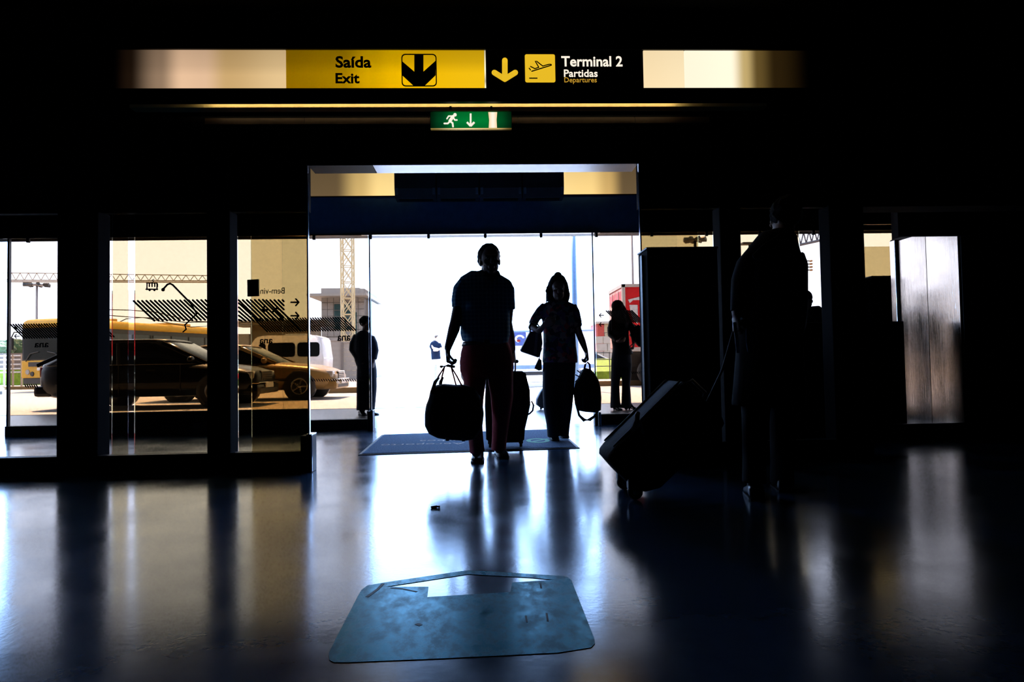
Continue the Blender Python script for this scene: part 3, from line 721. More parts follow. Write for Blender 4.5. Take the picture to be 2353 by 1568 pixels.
def car(name, label, cat, loc, rotz, L, Wd, top, belt, cab, paint, wr=.32, group=None, plate=None, roofm=None, sill=.22):
    """side-profile car heading along +x: top = upper edge of the lower body, cab = (x, z) corners of the glasshouse."""
    t = thing(name, label, cat, loc, rotz, group); h = Wd/2
    st_ = 34; rings = []
    for i in range(st_+1):
        x = -L/2 + L*(.5-.5*cos(pi*i/st_)) if i not in (0, st_) else (-L/2 if i == 0 else L/2)
        u = abs(2*x/L); zt = interp(top, x); zb = sill + .10*max(0, (u-.86)/.14)**2
        hw = h*(1-.20*max(0, (u-.72)/.28)**2.2); sh = 1-.10*max(0, (u-.95)/.05)
        zc = (zt+zb)/2
        rings.append([V((x, a, z)) for a, z in (sup(0, zc, hw*sh, (zt-zb)/2*(1 if u < .985 else .86), k, 28, 4.2) for k in range(28))])
    b = NB(); loft(b, rings); body = obj('body', b, paint, t, True)
    # glasshouse: rings of constant height
    (xr0, zr0), (xr1, zr1), (xf1, zf1), (xf0, zf0) = cab
    def ring(f, grow=0.0, z=None):
        xa = xr0+(xr1-xr0)*f; xb = xf0+(xf1-xf0)*f; hw = h*(.93-.17*f)+grow
        zz = belt+(max(zr1, zf1)-belt)*f if z is None else z
        cx_, hx = (xa+xb)/2, (xb-xa)/2+grow
        out_ = []
        for k in range(36):
            a = 2*pi*k/36; c, s = cos(a), sin(a)
            out_.append(V((cx_+hx*math.copysign(abs(c)**(2/5.5), c), hw*math.copysign(abs(s)**(2/5.5), s), zz)))
        return out_
    b = NB(); loft(b, [ring(0, 0, belt-.06), ring(0), ring(.5), ring(.9)]); obj('window_band', b, cglass, t, True)
    zr = max(zr1, zf1); b = NB(); loft(b, [ring(.86, .006), ring(.95, -.01), [q*1 for q in ring(.95, -.10, zr-.008)], ring(.95, -.4, zr)]); obj('roof', b, roofm or paint, t, True)
    for s in (1, -1):                                     # roof pillars along the flank
        for f0, x_a, x_b in ((0, xf0-.05, xf1-.05), (1, (xr0+xf0)/2-.05, (xr1+xf1)/2-.1), (2, xr0+.08, xr1+.08)):
            b = NB(); tube(b, [(x_a, s*(h*.93+.003), belt-.02), (x_b, s*(h*.78+.006), zr-.10)], [(.045, .012)]*2, 8, cap='flat'); obj('pillar_trim', b, paint if f0 != 1 else darkp, t)
        b = NB(); ell(b, (xf0-.30, s*(h+.07), belt+.05), (.07, .11, .075), 12); obj('wing_mirror', b, paint, t, True)
        b = NB(); bx(b, -L*.40, L*.40, s*h-.012 if s > 0 else s*h-.004, s*h+.004 if s > 0 else s*h+.012, .46, .53, .004); obj('side_strip', b, darkp, t)
        for q in (xf0-1.25, xf0-2.1):
            b = NB(); bx(b, q, q+.20, s*h-.01, s*h+.02, belt-.17, belt-.13, .006); obj('door_handle', b, paint, t)
        for q in (xf0-.55, (xr0+xf0)/2-.02): obj('door_gap', box(q-.004, q+.004, s*h-.01, s*h+.002, .28, belt-.02), darkp, t)
        for x in (L*.325, -L*.29):
            b = NB(); revolve(b, (x, s*(h-.10), wr), [(.01, -.09), (wr+.06, -.09), (wr+.06, .101), (wr+.02, .103), (.01, .10)] if s > 0 else [(.01, .09), (wr+.06, .09), (wr+.06, -.101), (wr+.02, -.103), (.01, -.10)], seg=28)
            obj('wheel_arch', b, darkp, t, True); wheel(t, x, s*(h-.085), wr, .2, s)
        zl = interp(top, L*.46)
        b = NB(); bx(b, L/2-.36, L/2-.045, s*h*.68-.15, s*h*.68+.15, zl-.22, zl-.05, .04); hl = obj('headlamp', b, lampg, t)
        b = NB(); ell(b, (L/2-.06, s*h*.68, zl-.135), (.03, .05, .05), 10); obj('bulb', b, chrome, hl, True)
        zt2 = interp(top, -L*.47)
        b = NB(); bx(b, -L/2+.02, -L/2+.22, s*h*.66-.12, s*h*.66+.12, zt2-.32, zt2-.10, .04); obj('tail_lamp', b, redl, t)
    zl = interp(top, L*.47)
    g = obj('grille', box(L/2-.06, L/2+.012, -.36, .36, zl-.24, zl-.06, bev=.012), darkp, t)
    for k in range(4): obj('grille_bar', box(L/2, L/2+.02, -.33, .33, zl-.225+k*.045, zl-.213+k*.045), chrome, g)
    obj('grille_surround', box(L/2-.05, L/2+.016, -.38, .38, zl-.06, zl-.035, bev=.006), chrome, g)
    fb = obj('front_bumper', box(L/2-.30, L/2+.06, -h*.88, h*.88, .24, .46, bev=.07), paint, t)
    obj('air_intake', box(L/2-.1, L/2+.066, -.62, .62, .28, .36, bev=.01), darkp, fb)
    obj('chrome_strip', box(L/2-.2, L/2+.068, -h*.82, h*.82, .47, .50, bev=.01), chrome, fb)
    rb = obj('rear_bumper', box(-L/2-.06, -L/2+.30, -h*.88, h*.88, .27, .50, bev=.07), paint, t)
    obj('number_plate', box(L/2+.05, L/2+.075, -.26, .26, .375, .485, bev=.004), platem, fb)
    obj('number_plate', box(-L/2-.075, -L/2-.05, -.26, .26, .38, .49, bev=.004), platem, rb)
    return t
blackp = mat('black_car_paint', (.003, .003, .0035), .3, 0, .18); beigep = mat('beige_taxi_paint', (.25, .155, .05), .3, 0, .35)
whitep = mat('white_car_paint', (.62, .63, .66), .28, 0, .5, coat=.3)
# black estate at the kerb
yc = 14.6+.85; xb, xf = PX(84, 14.7, 880), PX(604, 15.2, 880)
car('estate_car', 'black estate car waiting at the kerb behind the black pillars', 'car', ((xb+xf)/2, yc, 0), 0, xf-xb, 1.76,
    [(-2.6, .90), (-2.25, 1.0), (-1.0, 1.0), (.75, .98), (1.25, .94), (1.9, .84), (2.25, .74), (2.6, .62)], .95,
    ((-2.28, .95), (-1.38, 1.44), (.35, 1.47), (1.30, .95)), blackp, .33)
ty = 17.2+.9; xf = PX(795, 18.45, 870)-.06
tx = car('taxi', 'beige and black taxi saloon with its bonnet in front of the white van', 'car', (xf-2.4, ty, 0), 0, 4.8, 1.8,
    [(-2.5, .80), (-2.2, .96), (-1.4, .98), (.8, .95), (1.1, .93), (1.8, .86), (2.2, .76), (2.5, .60)], .93,
    ((-1.75, .93), (-1.0, 1.38), (.1, 1.41), (1.02, .93)), beigep, .33)
b = NB(); bx(b, -.75, -.45, -.18, .18, 1.40, 1.52, .03); obj('roof_lamp', b, whitep, tx)
xf = PX(7, 16.75, 900)-.06
car('car', 'white car at the left edge with only its nose in view', 'car', (xf-2.1, 16.1, 0), 0, 4.2, 1.7,
    [(-2.2, .7), (-1.9, .9), (.5, .9), (1.2, .86), (1.8, .78), (2.2, .66)], .9, ((-1.8, .9), (-1.2, 1.4), (.1, 1.42), (.95, .9)), whitep, .3)
car('car', 'white parked car in front of the concrete wall by the lawn', 'car', (7.0, 43.5, .0), R(8), 4.2, 1.7,
    [(-2.2, .7), (-1.9, .9), (.5, .9), (1.2, .86), (1.8, .78), (2.2, .66)], .9, ((-1.8, .9), (-1.2, 1.4), (.1, 1.42), (.95, .9)), whitep, .3)

def vwheel(t, x, y, r, s): wheel(t, x, y, r, .26, s)
# white van behind the taxi, heading left
xv = PX(742, 31, 800); vl = 4.3
van = thing('van', 'white van with dark windows behind the taxi', 'van', (xv-vl/2, 32, 0), pi)
prof = [(-vl/2, .35), (-vl/2-.02, 1.2), (-vl/2+.10, 2.12), (-vl/2+.35, 2.24), (vl/2-1.7, 2.26), (vl/2-1.3, 2.18), (vl/2-.75, 1.35), (vl/2-.1, 1.1), (vl/2, .8), (vl/2-.02, .35)]
b = NB(); prism(b, [V((x, -.95, z)) for x, z in prof], (0, 1.9, 0)); bmesh.ops.bevel(b, geom=b.edges[:], offset=.05, segments=2, affect='EDGES'); obj('body', b, whitep, van, True)
for s in (1, -1):
    yy = s*.955
    for x0, x1 in ((-vl/2+.16, -vl/2+1.15), (-vl/2+1.25, .3), (.4, vl/2-1.45)):
        b = NB(); prism(b, [V((x, yy-.008, z)) for x, z in rrect(x0, x1, 1.28, 1.92, .14)], (0, .016, 0)); obj('side_window', b, cglass, van)
    for x in (vl/2-.8, -vl/2+.85): vwheel(van, x, s*.85, .34, s)
    b = NB(); ell(b, (vl/2-1.0, s*1.06, 1.4), (.06, .1, .12), 10); obj('wing_mirror', b, darkp, van, True)
obj('windscreen', prism(NB(), [V((vl/2-1.26, -.8, 2.12)), V((vl/2-.78, -.8, 1.40)), V((vl/2-.76, -.8, 1.43)), V((vl/2-1.24, -.8, 2.15))], (0, 1.6, 0)), cglass, van)
obj('bumper', box(vl/2-.1, vl/2+.1, -.9, .9, .35, .6, bev=.04), darkp, van); obj('roof_pod', box(-1.3, -.3, -.5, .5, 2.25, 2.33, bev=.03), whitep, van)

# yellow city bus
busY = mat('yellow_bus_paint', (.58, .32, .004), .4); glassb = mat('bus_glass', (.012, .016, .015), .08, 0, .5)
BW, BH, BL = 2.35, 2.98, 9.6
fwd = V((-.30, -.954, 0)); ang = math.atan2(fwd.y, fwd.x); fx = (PX(40, 28.7, 800)+PX(160, 28.7, 800))/2
fc = V((fx, 28.7, 0)); bc = fc - fwd*BL/2
bus = thing('bus', 'yellow city bus with a big dark windscreen turning in behind the black estate car', 'bus', (bc.x, bc.y, 0), ang)
hx = BL/2
b = NB(); bx(b, -hx, hx, -BW/2, BW/2, .55, 1.28, .05); obj('lower_body', b, busY, bus)
b = NB(); loft(b, [[V((x, y, z)) for x, y in rrect(-hx, hx-.02*k, -BW/2+.03*k, BW/2-.03*k, .10+.05*k)] for k, z in ((0, 2.62), (0, 2.78), (1, 2.88), (3, 2.96), (6, 2.98))]); obj('roof', b, busY, bus, True)
b = NB(); bx(b, -hx+.02, hx-.03, -BW/2+.02, BW/2-.02, 1.28, 2.64); obj('window_band', b, darkp, bus)
obj('skirt', box(-hx+.04, hx-.05, -BW/2+.05, BW/2-.05, .30, .56, bev=.02), darkp, bus)
wsg = glass('bus_windscreen_glass', (.75, .78, .74))
obj('windscreen', box(hx-.03, hx+.004, -BW/2+.12, BW/2-.12, 1.32, 2.36, bev=.004), glassb, bus)
obj('destination_display', box(hx-.03, hx+.006, -BW/2+.15, BW/2-.15, 2.40, 2.60), glassb, bus)
for s in (1, -1):
    b = NB(); revolve(b, (hx+.0, s*.82, .80), [(.002, .03), (.10, .03), (.11, .0)], 'X', 14); hl = obj('headlamp', b, lampg, bus)
    b = NB(); revolve(b, (hx+.0, s*.58, .72), [(.002, .03), (.09, .03), (.10, .0)], 'X', 14); obj('fog_lamp', b, darkp, bus)
    b = NB(); bx(b, hx+.12, hx+.22, s*(BW/2+.34)-.11, s*(BW/2+.34)+.11, 1.72, 2.22, .03); mr = obj('mirror', b, darkp, bus)
    b = NB(); tube(b, [(hx-.05, s*(BW/2-.1), 2.45), (hx+.15, s*(BW/2+.2), 2.45), (hx+.17, s*(BW/2+.34), 2.2)], .025, 8); obj('mirror_arm', b, darkp, mr)
    b = NB(); tube(b, [(hx+.02, s*.9, 1.25), (hx+.05, s*.65, 1.55), (hx+.04, s*.25, 1.62)], .02, 8); obj('wiper', b, darkp, bus)
    n = 7; wdt = (BL-1.4)/n
    for k in range(n):
        b = NB(); bx(b, -hx+.4+k*wdt+.06, -hx+.4+(k+1)*wdt-.06, s*BW/2-.03, s*BW/2+.006, 1.42, 2.42, .004); obj('side_window', b, glassb, bus)
    for x in (hx-2.3, -hx+2.4): vwheel(bus, x, s*(BW/2-.12), .48, s)
obj('number_plate', box(hx, hx+.05, -.28, .28, .86, .98), platem, bus)
obj('bumper_band', box(hx-.02, hx+.04, -.75, .75, 1.02, 1.20), darkp, bus)
for x in (hx-3, -hx+2): obj('roof_box', box(x, x+1.4, -.7, .7, 2.97, 3.12, bev=.04), busY, bus)

# red lorry seen behind the woman with the shoulder bag
redp = mat('red_lorry_panel', (.55, .012, .018), .4); redw = mat('pale_red_rear_door', (.75, .42, .36), .5); alup = mat('pale_grey_trim', (.5, .47, .45), .45)
x0, x1, y0, y1 = PX(1433, 22, 740), PX(1433, 22, 740)+3.4, 22.0, 24.3
zt, zb = P(1433, 656, 22).z, P(1440, 808, 22).z
lor = thing('lorry', 'red box lorry with a white emblem behind the standing woman', 'lorry', ((x0+x1)/2, (y0+y1)/2, 0))
obj('cargo_box', box(x0, x1, y0, y1, zb+.12, zt, bev=.01), redp, lor, W=True)
obj('floor_rail', box(x0-.02, x1, y0-.02, y1+.02, zb, zb+.13, bev=.01), alup, lor, W=True)
for q in ((x0-.03, x0+.07, y0-.02, y0+.06), (x0-.03, x0+.07, y1-.06, y1+.02)): obj('corner_post', box(*q, zb, zt+.03), alup, lor, W=True)
obj('roof_rail', box(x0-.03, x1, y0-.02, y0+.05, zt-.06, zt+.04), alup, lor, W=True); obj('roof_rail', box(x0-.05, x0+.05, y0, y1, zt-.06, zt+.04), alup, lor, W=True)
for k in range(2):
    d = obj('rear_door', box(x0-.035, x0-.005, y0+.08+k*1.08, y0+1.10+k*1.08, zb+.14, zt-.10, bev=.006), redw, lor, W=True)
    obj('door_top_panel', box(x0-.042, x0-.034, y0+.14+k*1.08, y0+1.04+k*1.08, zt-.52, zt-.18), redp, d, W=True)
    obj('lock_bar', box(x0-.06, x0-.035, y0+.5+k*1.08, y0+.53+k*1.08, zb+.2, zt-.15), alup, d, W=True)
YL = y0-.004
shape('emblem', [px_loop([(1443, 689), (1478, 680), (1520, 676), (1520, 690), (1480, 690), (1455, 690), (1447, 697)], YL)], whitep, lor, (0, YL, 0), ex=.004)
shape('emblem', [px_loop([(1446, 701), (1465, 701), (1466, 745), (1455, 737), (1451, 725)], YL)], whitep, lor, (0, YL, 0), ex=.004)
shape('emblem', [px_loop([(1470, 701), (1480, 704), (1490, 715), (1490, 745), (1474, 745)], YL)], whitep, lor, (0, YL, 0), ex=.004)
obj('chassis', box(x0+.2, x1+1.7, y0+.6, y1-.6, .62, zb, bev=.02), darkp, lor, W=True)
obj('side_guard', box(x0+2.2, x1-.1, y0+.05, y0+.1, .45, .85), darkp, lor, W=True)
obj('rear_bumper', box(x0-.02, x0+.12, y0+.1, y1-.1, .45, .62, bev=.02), redp, lor, W=True)
obj('tail_lamp', box(x0-.06, x0+.02, y0+.1, y0+.5, .82, 1.0, bev=.02), redl, lor, W=True)
b = NB(); bx(b, x1+.15, x1+1.8, y0+.1, y1-.1, .7, 2.9, .15); cb = obj('cab', b, redp, lor, W=True)
obj('windscreen', box(x1+1.78, x1+1.82, y0+.3, y1-.3, 1.7, 2.6), cglass, cb, W=True)
for xx in (x0+.9, x0+1.95, x1+1.0):
    for yy, s in ((y0+.14, -1), (y1-.14, 1)):
        o = root_loc(lor); wheel(lor, xx-o.x, yy-o.y, .45, .28, s)
# outside broadcast van glimpsed through the open doorway
YV = 28.0; x0, x1 = PX(1058, YV, 800), PX(1366, YV, 800); zt = P(1200, 761, YV).z; zb = P(1200, 845, YV).z
ob = thing('broadcast_van', 'white television van with a round blue logo seen through the open doorway', 'van', ((x0+x1)/2, YV+1.1, 0))
b = NB(); bx(b, x0, x1, YV, YV+2.2, .45, zt, .06); obj('body', b, whitep, ob, W=True)
blu = mat('pale_blue_stripe', (.12, .18, .36), .5); navy = mat('navy_logo', (.03, .05, .16), .5); ltx = mat('brown_logo_lettering', (.12, .03, .02), .5)
obj('stripe', box(x0+.02, x1-.02, YV-.012, YV+.002, zb-.06, zb+.09), blu, ob, W=True)
obj('roof_edge', box(x0+.03, x1-.03, YV-.02, YV+.05, zt-.05, zt+.02), blu, ob, W=True)
a, c = P(1180, 795, YV-.006), P(1208.5, 763, YV-.006); lg = shape('logo_square', [rrect(a.x, c.x, a.z, c.z, .06)], navy, ob, (0, YV-.006, 0), ex=.006)
cx_, cz_ = (a.x+c.x)/2, (a.z+c.z)/2
shape('logo_swirl', [[(cx_+.20*cos(.2+k*.25), cz_+.16*sin(.2+k*.25)) for k in range(18)] + [(cx_+.12*cos(.2+k*.25), cz_+.09*sin(.2+k*.25)) for k in range(17, -1, -1)]], whitep, lg, (0, YV-.016, 0), ex=.004)
shape('logo_dot', [[(cx_-.05+.08*cos(2*pi*k/16), cz_-.08+.05*sin(2*pi*k/16)) for k in range(16)]], redl, lg, (0, YV-.018, 0), ex=.004)
text_box('logo_lettering', 'tvi', 1213, 1233, 771, 787, YV-.008, ltx, ob, .02)
for s_ in (1080, 1330):
    o = root_loc(ob); wheel(ob, PX(s_, YV, 857)-o.x, .04-1.1+.1, .38, .26, -1); wheel(ob, PX(s_, YV, 857)-o.x, 1.0, .38, .26, 1)
obj('window', box(x0+.2, x0+.8, YV-.008, YV+.01, 1.45, 1.95, bev=.004), cglass, ob, W=True)
obj('underbody', box(x0+.1, x1-.1, YV+.1, YV+2.1, .3, .46), darkp, ob, W=True)

# ------------------------------------------------------------------ far structures
clad = mat('grey_cladding_panel', (.26, .25, .235), .7, var=.06); joint = mat('cladding_joint', (.14, .13, .12), .8); teal = mat('teal_window_glass', (.02, .06, .065), .1, 0, .8)
YB = 50.0
def px3(a, c, Y=YB): q = P(a, c, Y); return q
x0, x1 = px3(739, 760).x, px3(838, 760).x; zt = px3(790, 664).z; zm = px3(790, 684).z
bd = thing('control_building', 'grey panelled building with a flat projecting roof and teal windows behind the crane tower', 'building', ((x0+x1)/2, YB+3, 0))
lb = root_loc(bd)
obj('wall', box(x0, x1, YB, YB+6, 0, zt), joint, bd, W=True)
obj('side_wing', box(x1, x1+.4, YB+.8, YB+6, 0, px3(850, 690).z), clad, bd, W=True)
nc, nr = 7, 13; cw = (x1-x0)/nc; rh = zt/nr
wins = [(px3(770, 700), px3(786, 745)), (px3(792, 700), px3(803, 720)), (px3(812, 722), px3(820, 775))]
for i in range(nc):
    for j in range(nr):
        piece('cladding_panel', (cw-.03, .05, rh-.04), (x0+cw*(i+.5)-lb.x, YB-.02-lb.y, rh*(j+.5)), clad, bd)
for a, c, e, f in ((769, 699, 787, 757), (790, 699, 806, 757), (811, 718, 820, 775)):
    q, r_ = px3(a, f), px3(e, c); o = obj('window', box(q.x, r_.x, YB-.10, YB-.02, q.z, r_.z), teal, bd, W=True)
    for k in range(1, 4): obj('glazing_bar', box(q.x, r_.x, YB-.12, YB-.10, q.z+(r_.z-q.z)*k/4-.02, q.z+(r_.z-q.z)*k/4+.02), joint, o, W=True)
obj('roof_slab', box(px3(716, 680).x, x1+.4, YB-1.4, YB+6.5, px3(730, 685).z, px3(730, 679).z), clad, bd, W=True)
obj('parapet', box(x0, px3(826, 665).x, YB-.06, YB+6, px3(790, 677).z, zt+.05), clad, bd, W=True)
# hoarding in front of it
hb = mat('pale_hoarding_board', (.30, .28, .26), .7, var=.05); hp = mat('hoarding_post', (.16, .14, .13), .7)
YH = 42.0; q0 = P(741, 790, YH); q1 = P(786, 790, YH); q2 = P(848, 790, YH)
hd = thing('hoarding', 'pale horizontal board fence below the grey panelled building', 'fence', ((q0.x+q2.x)/2, YH, 0)); lo = root_loc(hd)
for a, c, top_, n in ((q0.x, q1.x, P(760, 784, YH).z, 8), (q1.x, q2.x, P(800, 788, YH).z, 8)):
    for k in range(n): piece('board', (c-a-.08, .05, top_/n-.02), ((a+c)/2-lo.x, (k % 2)*.015, top_*(k+.5)/n), hb, hd)
    obj('top_rail', box(a, c, YH-.06, YH+.05, top_, top_+.08), hb, hd, W=True)
for q in (q0.x, q1.x, q2.x): obj('post', box(q-.07, q+.07, YH-.09, YH+.06, 0, P(786, 787, YH).z), hp, hd, W=True)
obj('upper_panel', box(q0.x, q1.x, YH+.1, YH+.2, P(760, 784, YH).z, P(760, 779, YH).z+.05), hb, hd, W=True)
# lattice crane tower and its horizontal jib
crm = mat('pale_yellow_crane_steel', (.52, .44, .26), .5); gtm = mat('pale_rusty_steel', (.30, .22, .15), .6)
YC = 44.0; cl_, cr_ = P(784, 700, YC), P(809.5, 700, YC); zt = 13.5
ct = thing('crane_tower', 'pale yellow lattice crane tower in front of the grey building', 'crane', ((cl_.x+cr_.x)/2, YC+.35, 0))
dy = cr_.x-cl_.x
for x in (cl_.x, cr_.x):
    for y in (YC, YC+dy): bar('mast_leg', (x, y, 0), (x, y, zt), .055, crm, ct)
nz = 13
for k in range(nz):
    z0, z1 = zt*k/nz, zt*(k+1)/nz
    for y in (YC, YC+dy):
        bar('brace', (cl_.x, y, z0), (cr_.x, y, z1), .03, crm, ct); bar('brace', (cr_.x, y, z0), (cl_.x, y, z1), .03, crm, ct); bar('brace', (cl_.x, y, z1), (cr_.x, y, z1), .03, crm, ct)
    for x in (cl_.x, cr_.x): bar('brace', (x, YC, z0), (x, YC+dy, z1), .03, crm, ct)
YG = 52.0
ga, gb = P(-60, 626, YG), P(512, 634, YG); g0, g1 = P(-60, 644, YG), P(512, 646, YG)
gt = thing('lattice_gantry', 'long thin lattice gantry beam high above the bus', 'gantry', ((ga.x+gb.x)/2, YG, 0))
bar('chord', ga, gb, .035, gtm, gt); bar('chord', g0, g1, .05, gtm, gt); bar('chord', g0+V((0, .9, 0)), g1+V((0, .9, 0)), .05, gtm, gt)
n = 30
for k in range(n):
    f0, f1 = k/n, (k+1)/n
    bar('brace', g0.lerp(g1, f0), ga.lerp(gb, (f0+f1)/2), .025, gtm, gt); bar('brace', ga.lerp(gb, (f0+f1)/2), g0.lerp(g1, f1), .025, gtm, gt)
for q in (195, 512): x = PX(q, YG, 700); bar('post', (x, YG+.4, 0), (x, YG+.4, g0.z), .14, gtm, gt)
# second truss seen top right
YT = 30.0; a, c = P(1815, 568, YT), P(1915, 546, YT); a2, c2 = P(1815, 540, YT), P(1915, 520, YT)
t2 = thing('lattice_truss', 'grey lattice roof truss slanting across the top of the right window', 'truss', ((a.x+c.x)/2, YT, 0))
grs = mat('grey_truss_steel', (.07, .07, .08), .5)
bar('chord', a, c, .07, grs, t2); bar('chord', a2, c2, .05, grs, t2)
for k in range(8):
    bar('brace', a.lerp(c, k/8), a2.lerp(c2, (k+.5)/8), .03, grs, t2); bar('brace', a2.lerp(c2, (k+.5)/8), a.lerp(c, (k+1)/8), .03, grs, t2)
for q in (a, c): bar('post', (q.x, YT, 0), (q.x, YT, q.z), .1, grs, t2)
# poles and floodlight masts
def pole(name, label, cat, px, Y, ytop, r, m, heads=0, hs=.25, top_r=None):
    q = P(px, ytop, Y); t = thing(name, label, cat, (q.x, Y, 0))
    b = NB(); cyl(b, (0, 0, .0), (0, 0, q.z), r, top_r or r*.8, 14); obj('pole', b, m, t, True)
    b = NB(); cyl(b, (0, 0, 0), (0, 0, .12), r*2.2, r*1.6, 14); obj('base', b, m, t)
    if heads:
        b = NB(); cyl(b, (0, 0, q.z-.06), (0, 0, q.z+.06), hs*1.1, seg=16); obj('ring', b, m, t)
        for k in range(heads):
            a = 2*pi*k/heads; b = NB(); bx(b, -hs*.42, hs*.42, -.14, .14, -hs*.28, hs*.28, .03)
            bmesh.ops.rotate(b, verts=b.verts, cent=(0, 0, 0), matrix=Matrix.Rotation(a, 3, 'Z') @ Matrix.Rotation(R(25), 3, 'X')); bmesh.ops.translate(b, verts=b.verts, vec=(hs*1.5*cos(a), hs*1.5*sin(a), q.z+.02)); obj('floodlight', b, darkp, t)
    return t
polg = mat('grey_pole_paint', (.22, .20, .20), .6); polb = mat('blue_grey_pole_paint', (.06, .11, .20), .5)
pole('floodlight_mast', 'tall floodlight mast above the yellow bus roof', 'mast', 85, 75, 655, .13, polg, 7, .65)
pole('floodlight_mast', 'floodlight mast with a ring of lamps over the tall black kiosk', 'mast', 1597, 45, 552, .12, mat('dark_pole_paint', (.03, .03, .03), .6), 8, .40)
pole('utility_pole', 'thick blue-grey pole standing behind the woman in the open doorway', 'pole', 1316, 20, 480, .09, polb)
pole('lamp_pole', 'slim pale pole rising behind the red lorry', 'pole', 1450.5, 32, 480, .055, polg)
pole('lamp_pole', 'dark thin pole seen beside the head of the nearest traveller', 'pole', 1752, 30, 500, .07, darkp)
fl = pole('lamp_post', 'dark stub lamp post left of the nearest traveller', 'lamp', 1722, 27, 562, .05, darkp)
q = P(1722, 562, 27); obj('lamp_head', box(-.32, .2, -.15, .15, q.z-.02, q.z+.08, bev=.03), darkp, fl)
# stacked sign arms on the right
q = P(1853, 630, 32); sa = thing('signal_mast', 'mast with stacked small lamps beside the nearest traveller', 'mast', (q.x, 32, 0))
bar('pole', (0, 0, 0), (0, 0, P(1853, 596, 32).z), .05, darkp, sa, W=False)
for k in range(4):
    z = P(1853, 600+k*7, 32).z; bar('arm', (0, 0, z), (.22, 0, z), .03, darkp, sa, W=False); b = NB(); ell(b, (.24, 0, z), (.09, .09, .05), 10); obj('lamp', b, mat('amber_lens', (.25, .12, .03), .4), sa, True)
# overpass
ovm = mat('overpass_concrete', (.20, .165, .12), .8)
YO2 = 46; a, c = P(470, 755, YO2), P(735, 738, YO2)
ov = thing('overpass', 'low concrete overpass behind the taxi and the van', 'bridge', ((a.x+c.x)/2, YO2+2, 0))
zt, zb = P(600, 741, YO2).z, P(600, 748, YO2).z
obj('deck', box(P(530, 740, YO2).x, P(752, 740, YO2).x, YO2, YO2+2.4, zb, zt), ovm, ov, W=True)
obj('pier', box(P(568, 740, YO2).x, P(720, 740, YO2).x, YO2+.6, YO2+2.2, 0, zb), ovm, ov, W=True)
obj('ramp_wall', box(P(484, 770, YO2).x, P(568, 770, YO2).x, YO2+.3, YO2+.8, 0, P(520, 768, YO2).z), ovm, ov, W=True)
obj('parapet', box(P(530, 740, YO2).x, P(752, 740, YO2).x, YO2-.1, YO2+.1, zt, zt+.12), ovm, ov, W=True)
# lawn, railing, wall and house at the right
grs_ = mat('sunlit_grass', (.15, .23, .012), .9, var=.35, scale=6, bump=.5)
YL0, YL1 = 32.5, 40
b = NB(); loft(b, [[V((3.6, YL0, -.01)), V((9, YL0, -.01)), V((9, YL0+.05, .35)), V((3.6, YL0+.05, .35))], [V((3.6, YL1, -.01)), V((9, YL1, -.01)), V((9, YL1, 1.0)), V((3.6, YL1, 1.0))]])
struct('lawn', b, grs_)
rl = thing('railing', 'thin dark metal railing along the front of the green lawn', 'railing', (6, 31.9, 0)); drk = mat('dark_rail_paint', (.05, .05, .05), .5)
zr = P(1385, 811, 31.9).z; zr2 = P(1385, 842, 31.9).z
for z in (zr, (zr+zr2)/2, zr2): bar('rail', (4.2, 31.9, z), (9, 31.9, z), .022, drk, rl)
for k in range(7): bar('post', (4.4+k*.74, 31.9, 0), (4.4+k*.74, 31.9, zr+.03), .025, drk, rl)
YW = 48; q0, q1 = P(1366, 771, YW), P(1408, 771, YW)
wl = thing('concrete_wall', 'pale grey concrete block wall beyond the lawn', 'wall', ((q0.x+q1.x)/2, YW, 0)); lo = root_loc(wl); wl['kind'] = 'structure'; del wl['category']
zw = P(1385, 773, YW).z
for j in range(5):
    for i in range(4): piece('block', (.72, .3, zw/5-.03), (q0.x-lo.x+.2+i*.76+(j % 2)*.3, 0, zw*(j+.5)/5), conc, wl)
YHs = 62; q0, q1 = P(1376, 768, YHs), P(1412, 744, YHs)
hs_ = thing('house', 'small cream house with a red side beyond the concrete wall', 'house', ((q0.x+q1.x)/2, YHs+2, 0))
obj('wall', box(q0.x, q1.x, YHs, YHs+4, 0, q1.z), mat('cream_render', (.42, .36, .24), .8), hs_, W=True)
obj('red_wall', box(q0.x-.12, q0.x+.5, YHs-.05, YHs+4, 0, q1.z), mat('red_render', (.35, .05, .04), .8), hs_, W=True)
obj('roof', box(q0.x-.3, q1.x+.3, YHs-.3, YHs+4.3, q1.z, q1.z+.2), conc, hs_, W=True)
wo = obj('window', box(q0.x+.8, q0.x+1.2, YHs-.04, YHs+.02, q1.z-1.0, q1.z-.3), cglass, hs_, W=True)
obj('balcony', box(q0.x+.3, q1.x, YHs-.8, YHs, q1.z-1.75, q1.z-1.6), conc, hs_, W=True)
for k in range(5): bar('baluster', (q0.x+.4+k*.3, YHs-.78, q1.z-1.6), (q0.x+.4+k*.3, YHs-.78, q1.z-.85), .02, drk, hs_)
bar('handrail', (q0.x+.3, YHs-.78, q1.z-.85), (q1.x, YHs-.78, q1.z-.85), .03, drk, hs_)
